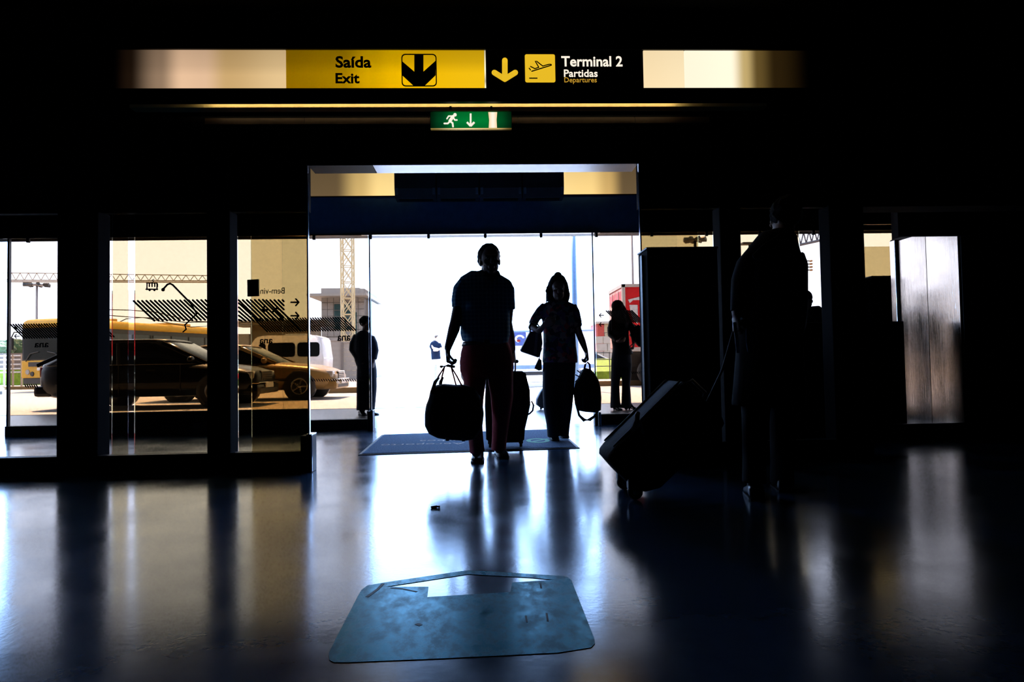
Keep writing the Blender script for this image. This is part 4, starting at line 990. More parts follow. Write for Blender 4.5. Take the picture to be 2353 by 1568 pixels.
# white railing, low wall and trees at the left
wr_ = mat('white_railing_paint', (.5, .48, .45), .6); YR = 40
fr = thing('railing', 'pale horizontal railing left of the yellow bus', 'railing', (P(10, 830, YR).x, YR, 0))
for yy in (818, 827, 838, 848, 856): z = P(20, yy, YR).z; bar('rail', (P(-40, yy, YR).x, YR, z), (P(60, yy, YR).x, YR, z), .05, wr_, fr)
for k in range(5): x = P(-30+k*20, 830, YR).x; bar('post', (x, YR, 0), (x, YR, P(20, 815, YR).z), .06, gtm, fr)
struct('lawn_strip', box(-60, -18, 44, 46, 0, P(20, 858, 44).z+.2), grs_)
struct('far_wall', box(-75, -24, 70, 71, 0, P(20, 812, 70).z), mat('brown_far_wall', (.12, .09, .07), .9))
leaf = mat('dark_green_leaves', (.035, .06, .02), .9, var=.5, scale=2); trunk = mat('bark', (.05, .035, .02), .9)
for k, (a, yy, rr_) in enumerate(((-32, 802, 1.7), (0, 803, 1.5), (27, 798, 1.7), (58, 800, 1.5))):
    c = P(a, yy, 85)
    yt_k = 85+k*4; c = P(a, yy, yt_k)
    t = thing('tree', ['bushy green tree at the far left edge of the view', 'smaller green tree second from the left edge', 'green tree right behind the bus mirror', 'green tree partly hidden by the bus front'][k], 'tree', (c.x, yt_k, 0), 0, 'far trees left of the bus')
    b = NB(); bmesh.ops.create_icosphere(b, subdivisions=4, radius=1)
    for v in b.verts:
        d = v.co.normalized(); s = 1+.35*noise.noise(d*2.3+V((k*7, 0, 0)))+.2*noise.noise(d*7+V((0, k*3, 0)))
        v.co = V((d.x*s*rr_, d.y*s*rr_, d.z*s*rr_*.75+c.z-.2))
    obj('crown', b, leaf, t, True)
    b = NB(); cyl(b, (0, 0, 0), (0, 0, c.z), .25, .15, 10); obj('trunk', b, trunk, t)
# overhead lines between the bus and the overpass
wire = mat('black_cable', (.01, .01, .01), .6)
ol = thing('overhead_wires', 'thin sagging overhead wires above the bus roof', 'wires', (P(420, 700, 34).x, 34, 0))
ends = []
for k, pts in enumerate((((250, 712), (300, 713), (360, 718), (440, 738), (520, 742), (612, 748)), ((250, 725), (300, 729), (350, 731), (425, 741), (500, 740), (612, 741)), ((250, 752), (290, 733), (330, 730), (400, 745), (440, 752), (520, 747)))):
    b = NB(); tube(b, [P(a, c, 34+.0*k) for a, c in pts], .022, 6); obj('wire', b, wire, ol, True, W=True)
for q in (236, 500): bar('post', (PX(q, 34, 740), 34, 0), (PX(q, 34, 740), 34, P(q, 705, 34).z), .06, wire, ol)
# ================================================================== PEOPLE
skin_m = mat('skin', (.15, .085, .065), .55, var=.06, scale=20); hair_d = mat('dark_hair', (.002, .002, .002), .85, spec=.08, var=.4, scale=60, bump=.4)
hair_g = mat('greying_brown_hair', (.014, .011, .011), .8, spec=.12, var=.4, scale=60, bump=.5)
eye_w = mat('eye_white', (.5, .5, .48), .3); shoe_b = mat('black_shoe_leather', (.012, .012, .013), .35)
def head_parts(bm, c, H, yaw, tilt=0.0):
    """cranium, jaw, brow, nose, lips and ears; c = centre of the head, face looks along -Y turned by yaw."""
    k = H/.235; M3 = Matrix.Rotation(yaw, 3, 'Z') @ Matrix.Rotation(tilt, 3, 'X'); c = V(c)
    def e(p, r): ell(bm, c + M3 @ (V(p)*k), V(r)*k, 18, M3)
    e((0, .012, .030), (.073, .092, .086)); e((0, -.018, -.045), (.060, .068, .068)); e((0, -.058, -.092), (.026, .024, .020))
    e((0, -.078, .022), (.050, .014, .012)); e((0, -.086, -.054), (.026, .010, .007)); e((0, -.085, -.066), (.024, .010, .008))
    e((.036, -.066, -.018), (.022, .016, .018)); e((-.036, -.066, -.018), (.022, .016, .018))
    tube(bm, [c + M3 @ (V(q)*k) for q in ((0, -.078, .020), (0, -.098, -.012), (0, -.106, -.026))], [.009*k, .013*k, .016*k], 10)
    for s in (1, -1): e((s*.071, .012, -.008), (.009, .020, .030))
def eyes(parent, c, H, yaw):
    k = H/.235; M3 = Matrix.Rotation(yaw, 3, 'Z')
    for s in (1, -1):
        p = V(c) + M3 @ (V((s*.031, -.076, .006))*k); b = NB(); ell(b, p, (.012*k, .009*k, .009*k), 10); e = obj('eye', b, eye_w, parent, True, W=True)
        b = NB(); ell(b, p + M3 @ (V((0, -.007, 0))*k), (.0055*k, .003*k, .0055*k), 8); obj('iris', b, printm, e, True, W=True)
def hand_parts(bm, wrist, d, palm, thumb, size=1.0, curl=65):
    """palm, four jointed fingers and a thumb; d = wrist to knuckles, palm = direction the palm faces, thumb = side of the thumb."""
    d = V(d).normalized(); pn = V(palm) - d*V(palm).dot(d); pn.normalize(); sd = d.cross(pn)
    if sd.dot(V(thumb)) < 0: sd = -sd
    w = V(wrist); s = size
    tube(bm, [w-d*.01*s, w+d*.035*s, w+d*.085*s], [(.026*s, .019*s), (.036*s, .017*s), (.040*s, .014*s)], 14, side=sd)
    for k, (off, ln) in enumerate(((.030, .078), (.0105, .086), (-.0105, .080), (-.030, .064))):
        p = w + d*(.085-.006*abs(k-1))*s + sd*off*s; a = 0; pts = [p-d*.02*s, p]
        for j, f in enumerate((.45, .32, .23)):
            a += R(curl*(.55, .75, .45)[j]*1.15)
            p = p + (d*cos(a) + pn*sin(a))*ln*f*s; pts.append(p)
        tube(bm, pts, [.0095*s, .0095*s, .0088*s, .008*s, .007*s], 8, side=sd)
    p = w + d*.022*s + sd*.028*s; q = p + (d*.7+sd*.55+pn*.45).normalized()*.04*s; r_ = q + (d*.75+pn*.6-sd*.05).normalized()*.034*s; r2 = r_ + (d*.5+pn*.7-sd*.35).normalized()*.026*s
    tube(bm, [p, q, r_, r2], [.014*s, .0115*s, .010*s, .008*s], 8, side=pn)
def shoe(name, parent, heel, toe, wd, ht, m, heelh=0.0):
    h, t = V(heel), V(toe); d = (t-h); L_ = d.length; d.normalize(); sd = V((-d.y, d.x, 0)); b = NB(); rings = []
    for f, wv, hv, z0 in ((0, .30, .75, heelh), (.03, .40, .9, heelh), (.2, .43, 1.0, heelh), (.38, .42, .95, heelh*.7), (.6, .49, .66, heelh*.15), (.8, .50, .48, 0), (.94, .40, .36, 0), (1.0, .2, .22, 0)):
        c = h + d*L_*f; ring = []
        for k in range(14):
            a = 2*pi*k/14; x = cos(a); z = sin(a)
            ring.append(c + sd*wd*wv*math.copysign(abs(x)**.7, x) + V((0, 0, z0+.004+ht*hv*(.5+.5*math.copysign(abs(z)**.7, z)))))
        rings.append(ring)
    loft(b, rings); o = obj(name, b, m, parent, True, W=True)
    b = NB(); pr = []
    for f, wv in ((0, .36), (.05, .44), (.3, .44), (.6, .51), (.82, .52), (.96, .40), (1.01, .18)): pr.append((h+d*L_*f, wd*wv, heelh*max(0, 1-f/.55)))
    loft(b, [[c-sd*w_+V((0, 0, z)), c+sd*w_+V((0, 0, z)), c+sd*w_+V((0, 0, z+.012)), c-sd*w_+V((0, 0, z+.012))] for c, w_, z in pr]); obj('sole', b, printm, o, W=True)
    if heelh > .02:
        b = NB(); cyl(b, h+d*.03+V((0, 0, 0)), h+d*.03+V((0, 0, heelh)), .012, .024, 10); obj('heel', b, printm, o, W=True)
    return o
def hair_clumps(bm, c, r, n, lo, sz, seed, front=0.35):
    """short locks over a scalp ellipsoid."""
    rnd = random.Random(seed); i = 0
    while i < n:
        z = rnd.uniform(lo, 1); a = rnd.uniform(0, 2*pi); q = sqrt(1-z*z); d = V((q*cos(a), q*sin(a), z))
        if d.y < -.45 and z < front: continue
        p = V(c)+V((d.x*r[0], d.y*r[1], d.z*r[2])); i += 1
        ell(bm, p, (sz*rnd.uniform(.7, 1.2), sz*rnd.uniform(.7, 1.2), sz*rnd.uniform(.6, 1.3)), 8)
def plaid(name, base, stripe):
    m = bpy.data.materials.new(name); m.use_nodes = True; n = m.node_tree; b = n.nodes['Principled BSDF']; t = n.nodes.new('ShaderNodeTexCoord')
    prev = None
    for ax, sc in (('X', 9.5), ('Z', 9.5)):
        wv = n.nodes.new('ShaderNodeTexWave'); wv.bands_direction = ax; wv.inputs['Scale'].default_value = sc; wv.inputs['Distortion'].default_value = .6; wv.inputs['Detail Scale'].default_value = .4
        n.links.new(t.outputs['Object'], wv.inputs['Vector']); r = n.nodes.new('ShaderNodeValToRGB'); n.links.new(wv.outputs[0], r.inputs[0])
        r.color_ramp.elements[0].position = .45; r.color_ramp.elements[1].position = .75
        r.color_ramp.elements[0].color = tuple(base)+(1,); r.color_ramp.elements[1].color = tuple(stripe)+(1,)
        if prev is None: prev = r
        else:
            mx = n.nodes.new('ShaderNodeMix'); mx.data_type = 'RGBA'; mx.inputs[0].default_value = .5; n.links.new(prev.outputs[0], mx.inputs[6]); n.links.new(r.outputs[0], mx.inputs[7]); n.links.new(mx.outputs[2], b.inputs['Base Color'])
    b.inputs['Roughness'].default_value = .85; b.inputs['Specular IOR Level'].default_value = .2; return m
def floral(name, base, cols):
    m = bpy.data.materials.new(name); m.use_nodes = True; n = m.node_tree; b = n.nodes['Principled BSDF']; t = n.nodes.new('ShaderNodeTexCoord')
    v = n.nodes.new('ShaderNodeTexVoronoi'); v.inputs['Scale'].default_value = 24; no = n.nodes.new('ShaderNodeTexNoise'); no.inputs['Scale'].default_value = 9
    mp = n.nodes.new('ShaderNodeMix'); mp.data_type = 'VECTOR'; mp.inputs[0].default_value = .08; n.links.new(t.outputs['Object'], mp.inputs[4]); n.links.new(no.outputs[1], mp.inputs[5]); n.links.new(mp.outputs[1], v.inputs['Vector'])
    r = n.nodes.new('ShaderNodeValToRGB'); r.color_ramp.interpolation = 'CONSTANT'; s = n.nodes.new('ShaderNodeSeparateColor'); n.links.new(v.outputs['Color'], s.inputs[0]); n.links.new(s.outputs[0], r.inputs[0])
    e = r.color_ramp.elements
    while len(e) < len(cols)+1: e.new(.5)
    for k, c in enumerate([base]+cols): e[k].position = 0 if k == 0 else .45+.55*(k-1)/len(cols); e[k].color = tuple(c)+(1,)
    n.links.new(r.outputs[0], b.inputs['Base Color']); b.inputs['Roughness'].default_value = .8; b.inputs['Specular IOR Level'].default_value = .2; return m
def rings_px(rows, Y, dep, k=1.0):
    """rows = (x centre px, y px, half width px, half depth m, dy) -> tube points and radii at distance Y."""
    pts, rad = [], []
    for cx_, y, hw, ry, dy in rows:
        pts.append(P(cx_, y, Y+dy)); rad.append((hw*(Y+dy)/FOC*k, ry))
    return pts, rad
X1 = (1, 0, 0)

# ------------------------------------------------------------------ man with the holdall
YM = 5.62
man = thing('person', 'man in a checked short-sleeved shirt and reddish trousers carrying a holdall through the doorway', 'person', (PX(1125, YM), YM, 0))
hc = P(1126, 599, YM-.03); HY = R(7)
b = NB(); head_parts(b, hc, .260, HY)
tube(b, [P(1118, 655, YM+.02), P(1123, 630, YM+.01), P(1124, 612, YM)], [(.070, .072), (.064, .066), (.062, .066)], 16)
pts, rad = rings_px([(1117, 655, 40, .085, .03), (1115, 690, 52, .115, .02), (1115, 740, 50, .115, .01), (1115, 790, 46, .11, .01), (1118, 840, 54, .115, .01)], YM, 0); tube(b, pts, rad, 20)
tube(b, [P(1064, 660, YM), P(1056, 700, YM-.01), P(1047, 740, YM-.04), P(1043, 757, YM-.09), P(1029, 800, YM-.20)], [(.062, .062), (.052, .054), (.047, .046), (.048, .046), (.029, .032)], 14)
wr = P(1029, 803, YM-.205); hand_parts(b, wr, (.02, -.05, -1), (1, -.1, .1), (.1, -1, 0), 1.12, 78)
tube(b, [P(1160, 668, YM), P(1168, 705, YM+.02), P(1165, 742, YM+.06), P(1172, 772, YM+.14), P(1177, 803, YM+.22)], [(.045, .05), (.046, .05), (.044, .045), (.04, .04), (.029, .03)], 14)
wr2 = P(1178, 806, YM+.23); hand_parts(b, wr2, (.12, .25, -1), (-1, .3, 0), (0, -1, -.2), 1.08, 70)
tube(b, [P(1096, 850, YM), P(1092, 945, YM-.05), P(1094, 1040, YM-.03)], [(.085, .09), (.056, .06), (.04, .045)], 14); tube(b, [P(1148, 850, YM), P(1150, 940, YM+.02), P(1147, 1032, YM+.12)], [(.085, .09), (.056, .06), (.04, .045)], 14)
mbody = robj('body', b, .0062, skin_m, man, 3, W=True)
eyes(man, hc, .260, HY)
b = NB(); e_c = hc+V((-.009, .034, .046)); ell(b, e_c, (.090, .100, .098), 24); hair_clumps(b, e_c, (.083, .092, .090), 150, -.2, .014, 3, .95)
for q in ((1103, 583), (1102, 592), (1102, 600), (1105, 606)): ell(b, P(q[0], q[1], YM+.03), (.021, .05, .026), 10)
for q in ((1108, 611), (1098.5, 601)): ell(b, P(q[0], q[1], YM+.03), (.010, .02, .010), 8)
for q in ((1114, 568), (1121, 564), (1128, 564), (1135, 569)): ell(b, P(q[0], q[1]+1, YM-.02), (.03, .045, .022), 10)
hb_ = robj('hair', b, .007, hair_g, man, 2, W=True)
b = NB(); ell(b, hc+V((0, -.098, .012)), (.004, .004, .004), 6)
pts, rad = rings_px([(1126, 627, 20, .068, .02), (1122, 636, 27, .08, .02), (1118, 642, 41, .10, .02), (1114, 650, 58, .12, .015), (1113, 664, 63, .135, .01), (1113, 690, 60, .145, 0), (1114, 720, 57.5, .15, 0), (1115, 750, 57, .152, 0), (1115, 768, 57.5, .15, 0), (1114, 781, 54, .145, 0), (1113, 790, 51, .139, 0)], YM, 0)
b2 = NB(); b.free(); tube(b2, pts, rad, 28, cap='flat')
tube(b2, [P(1072, 655, YM), P(1060, 668, YM), P(1055, 690, YM-.005), P(1055.5, 706, YM-.01)], [(.078, .09), (.074, .085), (.064, .078), (.062, .075)], 18, cap='flat')
tube(b2, [P(1128, 640, YM+.02), P(1148, 648, YM+.01), P(1164, 657, YM)], [(.05, .075), (.052, .08), (.05, .08)], 16); tube(b2, [P(1156, 657, YM), P(1165, 668, YM+.005), P(1168, 692, YM+.015), P(1170, 713, YM+.02)], [(.07, .09), (.066, .085), (.056, .075), (.053, .072)], 18, cap='flat')
shirtm = plaid('checked_cotton', (.04, .15, .29), (.22, .40, .48)); sh = robj('shirt', b2, .0095, shirtm, man, 3, W=True)
for s, q in ((-1, [(1107, 625), (1106, 640), (1115, 651)]), (1, [(1143, 624), (1145, 638), (1136, 650)])):
    b = NB(); tube(b, [P(q[0][0], q[0][1], YM-.02), P(q[1][0], q[1][1], YM-.09), P(q[2][0], q[2][1], YM-.135)], [(.014, .008), (.030, .008), (.016, .006)], 10); obj('collar', b, shirtm, sh, True, W=True)
for q in (672, 698, 724, 750): b = NB(); ell(b, P(1120, q, YM-.152), (.006, .004, .006), 8); obj('button', b, whitep, sh, True, W=True)
obj('placket', prism(NB(), [P(1115, 660, YM-.146), P(1124, 660, YM-.146), P(1122, 778, YM-.157), P(1113, 778, YM-.157)], (0, .008, 0)), shirtm, sh, W=True)
trm = mat('brick_red_cotton', (.36, .065, .075), .85, spec=.15, var=.15, scale=40)
b = NB(); pts, rad = rings_px([(1112, 783, 48, .125, 0), (1115, 800, 56, .135, 0), (1118, 825, 62, .14, 0), (1119, 850, 62, .14, 0), (1120, 866, 56, .12, 0)], YM, 0); tube(b, pts, rad, 26, cap='flat')
for rows in ([(1092, 840, 31, .115, 0), (1090, 875, 25.5, .105, -.01), (1090, 912, 21.5, .095, -.03), (1091, 966, 17, .085, -.05), (1093, 1003, 17, .085, -.05), (1096, 1032, 17, .09, -.05), (1097, 1041, 17.5, .092, -.05)],
             [(1150, 840, 30, .115, 0), (1150, 875, 29, .105, 0), (1153.5, 912, 26, .10, .01), (1151, 966, 20, .088, .04), (1148, 1003, 17.5, .085, .08), (1146, 1027, 17, .088, .10), (1146, 1035, 17, .088, .10)]):
    pts, rad = rings_px(rows, YM, 0); tube(b, pts, rad, 20, cap='flat')
tr = robj('trousers', b, .0095, trm, man, 4, W=True)
b = NB(); pts, rad = rings_px([(1112, 781.5, 49.5, .137, 0), (1113, 791, 52.5, .139, 0)], YM, 0); tube(b, pts, rad, 32, cap='flat'); bl = obj('belt', b, shoe_b, man, True, W=True)
c = P(1119, 787, YM-.142); obj('buckle', box(c.x-.022, c.x+.022, c.y-.006, c.y+.004, c.z-.017, c.z+.017, bev=.003), chrome, bl, W=True)
g1 = G(1099, 1062); shoe('shoe', man, (g1.x+.005, g1.y+.17, 0), (g1.x-.01, g1.y-.10, 0), .105, .085, shoe_b)
g2 = G(1150, 1052); shoe('shoe', man, (g2.x-.01, g2.y+.19, .0), (g2.x+.03, g2.y-.09, .0), .105, .085, shoe_b)
# holdall
YD = 5.37; bagm = mat('black_nylon', (.008, .008, .010), .85, spec=.08, var=.3, scale=40, bump=.3); red_strap = mat('red_webbing', (.60, .07, .04), .7)
c0 = P(1042, 950, YD+.02); du = thing('holdall', "bulging black holdall with thin red straps in the man's hand", 'bag', (c0.x, YD, P(1040, 1008, YD).z))
outl = [(1003, 885), (1022, 882), (1045, 885), (1066, 884), (1090, 892), (1106, 915), (1112, 950), (1108, 985), (1092, 1009), (1070, 1012), (1030, 1010), (1006, 1006), (986, 996), (977, 978), (977, 950), (980, 930), (986, 915), (990, 895)]
b = NB(); rings = []
for dy, k in ((-.16, .55), (-.15, .78), (-.12, .93), (-.07, .99), (.0, 1), (.05, .99), (.09, .93), (.11, .78), (.115, .55)):
    rings.append([V((q.x, YD+.02+dy, q.z)) for q in (P(1044+(x-1044)*k, 950+(y-950)*k, YD+.02) for x, y in outl)])
loft(b, rings); bmesh.ops.subdivide_edges(b, edges=b.edges[:], cuts=1, use_grid_fill=True, smooth=.6); dbody = robj('bag_body', b, .010, bagm, du, 5, W=True)
hz = P(1029, 842, YD)
for dy, (xa, xb) in ((-.11, ((992, 888), (1064, 886))), (.06, ((1009, 886), (1049, 884)))):
    pa, pb = P(xa[0], xa[1], YD+dy), P(xb[0], xb[1], YD+dy); top = P(1029, 843, YD-.02)
    s_ = None
    b = NB(); tube(b, [pa-V((0, 0, .03)), pa.lerp(top+V((-.02, 0, 0)), .5), top+V((-.025, 0, 0)), top+V((0, 0, .012)), top+V((.025, 0, 0)), pb.lerp(top+V((.02, 0, 0)), .5), pb-V((0, 0, .02))], [(.006, .0035)]*7, 8); s_ = obj('carry_strap', b, red_strap, du, True, W=True)
    b = NB(); tube(b, [pa-V((0, 0, .05)), pa.lerp(top, .22), pa.lerp(top, .42)], [(.013, .008), (.013, .008), (.009, .006)], 8); obj('strap_sleeve', b, bagm, s_, True, W=True)
b = NB(); tube(b, [P(1014, 843, YD-.02), P(1029, 840.5, YD-.02), P(1043, 843, YD-.02)], .011, 10); obj('grip_wrap', b, bagm, du, True, W=True)
for q, yy in ((1028, 1008), (1065, 1009)):
    for dy in (-.10, .07):
        p_ = P(q, yy, YD+dy); b = NB(); cyl(b, p_+V((0, 0, .01)), p_-V((0, 0, .018)), .016, .014, 10); obj('foot_stud', b, darkp, du, W=True)
b = NB(); tube(b, [P(998, 889, YD-.04), P(1030, 884, YD-.0), P(1090, 893, YD+.02)], [(.006, .004)]*3, 8); obj('zip', b, darkp, du, True, W=True)
o = P(1001, 960, YD-.15); obj('side_patch', box(o.x-.035, o.x+.035, YD-.135, YD-.12, o.z-.02, o.z+.02, bev=.004), mat('dark_red_patch', (.10, .012, .01), .7), du, W=True)
# upright wheeled suitcase behind the man
YSc = 6.42
sc_ = thing('suitcase', 'tall black wheeled suitcase pulled behind the man', 'suitcase', (PX(1165, YSc), YSc+.15, 0))
outl = [(1122, 856), (1150, 853), (1200, 853), (1208, 858), (1213, 880), (1217, 896), (1218, 930), (1213, 955), (1206, 985), (1204, 1010), (1196, 1016), (1130, 1018), (1117, 1010), (1114, 930), (1116, 870)]
b = NB(); rings = []
for dy, k in ((0, .86), (.012, .95), (.04, .99), (.13, 1), (.22, .99), (.25, .95), (.262, .86)): rings.append([V((q.x, YSc+dy, q.z)) for q in (P(1165+(x-1165)*k, 936+(y-936)*k, YSc+.1) for x, y in outl)])
loft(b, rings); sb_ = obj('shell', b, bagm, sc_, True, W=True)
for q in (1126, 1197):
    for dy in (.05, .20):
        c = G(q, 1024); p_ = V((PX(q, YSc+dy, 1020), YSc+dy, .041)); b = NB(); revolve(b, p_, [(.002, -.012), (.026, -.012), (.028, 0), (.026, .012), (.002, .012)], 'X', 14); w_ = obj('wheel', b, tyre, sc_, True, W=True)
        obj('wheel_fork', box(p_.x-.02, p_.x+.02, p_.y-.016, p_.y+.016, .047, .11, bev=.004), darkp, w_, W=True)
h0 = P(1184, 832, YSc-.34)
for dx in (0, -.15):
    b = NB(); tube(b, [P(1181, 862, YSc+.16)+V((dx, 0, 0)), P(1184, 850, YSc-.02)+V((dx, 0, 0)), h0+V((dx, 0, 0))], [.009, .008, .008], 8); obj('handle_tube', b, mat('dark_handle_tube', (.05, .05, .055), .35, .6), sc_, True, W=True)
b = NB(); tube(b, [h0+V((-.17, 0, .004)), h0+V((-.07, 0, .012)), h0+V((.014, 0, .004))], .016, 10); obj('handle_grip', b, darkp, sc_, True, W=True)
b = NB(); tube(b, [P(1213, 927, YSc+.06), P(1222, 923, YSc+.06), P(1226, 932, YSc+.06), P(1224, 944, YSc+.06), P(1217, 951, YSc+.06), P(1210, 954, YSc+.06)], .008, 8); obj('side_handle', b, darkp, sc_, True, W=True)
obj('front_pocket', box(PX(1130, YSc), PX(1200, YSc), YSc-.025, YSc+.01, .20, .52, bev=.012), bagm, sc_, W=True)
# ------------------------------------------------------------------ woman in the floral blouse
YW_ = 6.95
wo = thing('person', 'woman in a floral blouse and wide dark trousers holding a rucksack', 'person', (PX(1284, YW_), YW_, 0))
hc = P(1283, 667, YW_-.02); HY = R(-4)
b = NB(); head_parts(b, hc, .228, HY)
tube(b, [P(1284, 708, YW_+.02), P(1284, 692, YW_+.01), P(1284, 676, YW_)], [(.055, .06), (.048, .052), (.046, .052)], 14)
pts, rad = rings_px([(1284, 711, 28, .075, .02), (1285, 735, 32, .10, .01), (1285, 770, 30, .10, 0), (1286, 810, 34, .11, 0), (1285, 850, 34, .11, 0)], YW_, 0); tube(b, pts, rad, 18)
tube(b, [P(1313, 712, YW_), P(1324, 735, YW_), P(1329, 762, YW_), P(1338, 785, YW_-.02), P(1346, 806, YW_-.04)], [.038, .038, .038, .036, .024], 12); wr = P(1347, 808, YW_-.045); hand_parts(b, wr, (.12, -.02, -1), (-1, -.1, .1), (-.1, -1, 0), 1.0, 80)
tube(b, [P(1254, 712, YW_), P(1233, 730, YW_-.02), P(1222, 752, YW_-.06), P(1240, 760, YW_-.20), P(1250, 748, YW_-.27)], [.038, .037, .040, .034, .023], 12); wl_ = P(1251, 747, YW_-.275); hand_parts(b, wl_, (.75, -.3, .35), (.2, .9, .1), (0, -.3, 1), .98, 55)
tube(b, [P(1268, 850, YW_), P(1266, 930, YW_-.01), P(1272, 1002, YW_-.02)], [.07, .05, .034], 12); tube(b, [P(1301, 850, YW_), P(1298, 930, YW_+.03), P(1294, 998, YW_+.06)], [.07, .05, .034], 12)
robj('body', b, .0068, skin_m, wo, 3, W=True); eyes(wo, hc, .228, HY)
b = NB(); yb = .045
tube(b, [P(1282, y, YW_+yb+dy) for y, dy in ((634.5, 0), (637, -.005), (643, -.01), (651, -.012), (662, -.006), (674, 0), (685, 0), (693, .01))], [(w_*(YW_)/FOC, d_) for w_, d_ in ((10, .045), (15.5, .07), (19, .085), (23, .098), (25.5, .10), (27.5, .092), (28, .085), (23, .065))], 26)
for k in range(12): x = 1257+k*4.6; tube(b, [P(x, 674, YW_+.07), P(x+random.uniform(-1, 1), 684, YW_+.08), P(x+random.uniform(-2, 2), 694+random.uniform(-2, 3), YW_+.07)], [(.012, .02), (.012, .02), (.006, .010)], 8)
for q in ((1258, 662), (1256, 669)): ell(b, P(q[0], q[1], YW_+.03), (.014, .03, .02), 8)
robj('hair', b, .008, hair_d, wo, 3, W=True)
flm = floral('floral_cotton', (.03, .03, .05), [(.38, .05, .06), (.06, .16, .15), (.25, .20, .18), (.10, .06, .16)])
b = NB(); pts, rad = rings_px([(1284, 694, 22, .065, .02), (1284, 698, 33, .08, .015), (1284, 706, 39, .10, .01), (1284, 716, 40, .11, .005), (1285, 735, 40, .125, 0), (1285, 765, 37, .125, 0), (1286, 795, 38, .125, 0), (1287, 822, 40.5, .135, 0), (1287, 834, 41, .138, 0)], YW_, 0); tube(b, pts, rad, 26, cap='flat')
tube(b, [P(1313, 705, YW_), P(1321, 718, YW_), P(1326, 738, YW_), P(1328, 752, YW_)], [(.055, .06), (.052, .06), (.048, .055), (.046, .053)], 16, cap='flat'); tube(b, [P(1254, 705, YW_), P(1242, 716, YW_-.01), P(1230, 733, YW_-.03), P(1224, 746, YW_-.05)], [(.055, .06), (.052, .06), (.048, .055), (.046, .053)], 16, cap='flat')
bs = robj('blouse', b, .0105, flm, wo, 3, W=True)
b = NB(); n_ = [P(1284+17*cos(a)*(1 if True else 1), 700+26*max(0, sin(a))**1.2-4*min(0, sin(a)), YW_-.02-.10*max(0, sin(a))) for a in [pi*k/12 for k in range(13)]]; tube(b, n_, .0045, 6); obj('necklace', b, chrome, wo, True, W=True)
drkt = mat('dark_navy_cloth', (.010, .012, .020), .8, spec=.15, var=.2, scale=30)
b = NB(); pts, rad = rings_px([(1286, 815, 38, .125, 0), (1285, 845, 38, .13, 0), (1285, 868, 36, .12, 0)], YW_, 0); tube(b, pts, rad, 22, cap='flat')
for rows in ([(1266, 850, 19.5, .11, 0), (1265, 900, 18.5, .10, 0), (1266, 940, 17, .095, -.01), (1270, 975, 14.5, .09, -.02), (1272, 1004, 14, .09, -.02)], [(1303, 850, 19.5, .11, 0), (1301, 900, 18, .10, .01), (1298, 940, 16.5, .095, .03), (1296, 975, 13.5, .09, .05), (1294, 1000, 13, .09, .06)]):
    pts, rad = rings_px(rows, YW_, 0); tube(b, pts, rad, 18, cap='flat')
robj('trousers', b, .0105, drkt, wo, 4, W=True)
g1 = G(1276, 1016); shoe('shoe', wo, (g1.x-.01, g1.y+.17, .014), (g1.x, g1.y-.06, .014), .085, .07, shoe_b, .02); g2 = G(1298, 1010); shoe('shoe', wo, (g2.x-.01, g2.y+.20, .014), (g2.x+.01, g2.y-.03, .014), .085, .07, shoe_b, .02)
# tote bag, pouch, rucksack
tote = mat('plum_fabric', (.022, .010, .018), .7, var=.15); tote2 = mat('grey_stripe_fabric', (.10, .09, .11), .7)
YT_ = YW_-.10
tb_ = thing('tote_bag', "dark trapezoid tote bag hanging from the woman's bent elbow", 'bag', (PX(1222, YT_), YT_, P(1220, 815, YT_).z))
outl = [(1217, 762), (1243, 762), (1246, 790), (1240, 820), (1236, 822), (1198, 809), (1195, 805)]
b = NB(); rings = []
for dy, k in ((-.065, .93), (-.05, .99), (0, 1.0), (.05, .99), (.065, .93)): rings.append([V((q.x, YT_+dy, q.z)) for q in (P(1222+(x-1222)*k, 790+(y-790)*k, YT_) for x, y in outl)])
loft(b, rings); obj('bag_body', b, tote, tb_, W=True)
obj('stripe_panel', prism(NB(), [P(1231, 766, YT_-.066), P(1236, 766, YT_-.066), P(1233, 815, YT_-.066), P(1226, 813, YT_-.066)], (0, .006, 0)), tote2, tb_, W=True)
for dy in (-.05, .05): b = NB(); tube(b, [P(1219, 768, YT_+dy), P(1217, 752, YT_+dy*.6), P(1222, 739, YT_), P(1232, 741, YT_), P(1240, 752, YT_+dy*.6), P(1240, 768, YT_+dy)], [(.008, .005)]*6, 8); obj('handle', b, tote, tb_, True, W=True)
YP = YW_+.04; pc = thing('pouch', "small wedge-shaped pouch dangling below the woman's tote bag", 'bag', (PX(1237, YP), YP, P(1237, 852, YP).z))
b = NB(); rings = []
for dy, k in ((-.03, .85), (-.018, 1.0), (.018, 1.0), (.03, .85)): rings.append([V((q.x, YP+dy, q.z)) for q in (P(1237+(x-1237)*k, 840+(y-840)*k, YP) for x, y in [(1238, 824), (1244, 828), (1245, 850), (1238, 852), (1228, 847), (1230, 841)])])
loft(b, rings); obj('bag_body', b, mat('olive_fabric', (.06, .05, .03), .8), pc, True, W=True)
b = NB(); tube(b, [P(1239, 826, YP), P(1241, 812, YP), P(1246, 800, YP)], .004, 6); obj('cord', b, tote, pc, True, W=True)
YR_ = YW_-.06; rk = thing('rucksack', "black rucksack hanging from the woman's lowered hand with a loose strap loop", 'bag', (PX(1350, YR_), YR_, P(1350, 950, YR_).z))
outl = [(1338, 850), (1345, 846), (1356, 848), (1366, 858), (1374, 872), (1379, 890), (1381, 915), (1380, 943), (1370, 949), (1345, 947), (1330, 944), (1322, 930), (1319, 905), (1322, 882), (1330, 866)]
b = NB(); rings = []
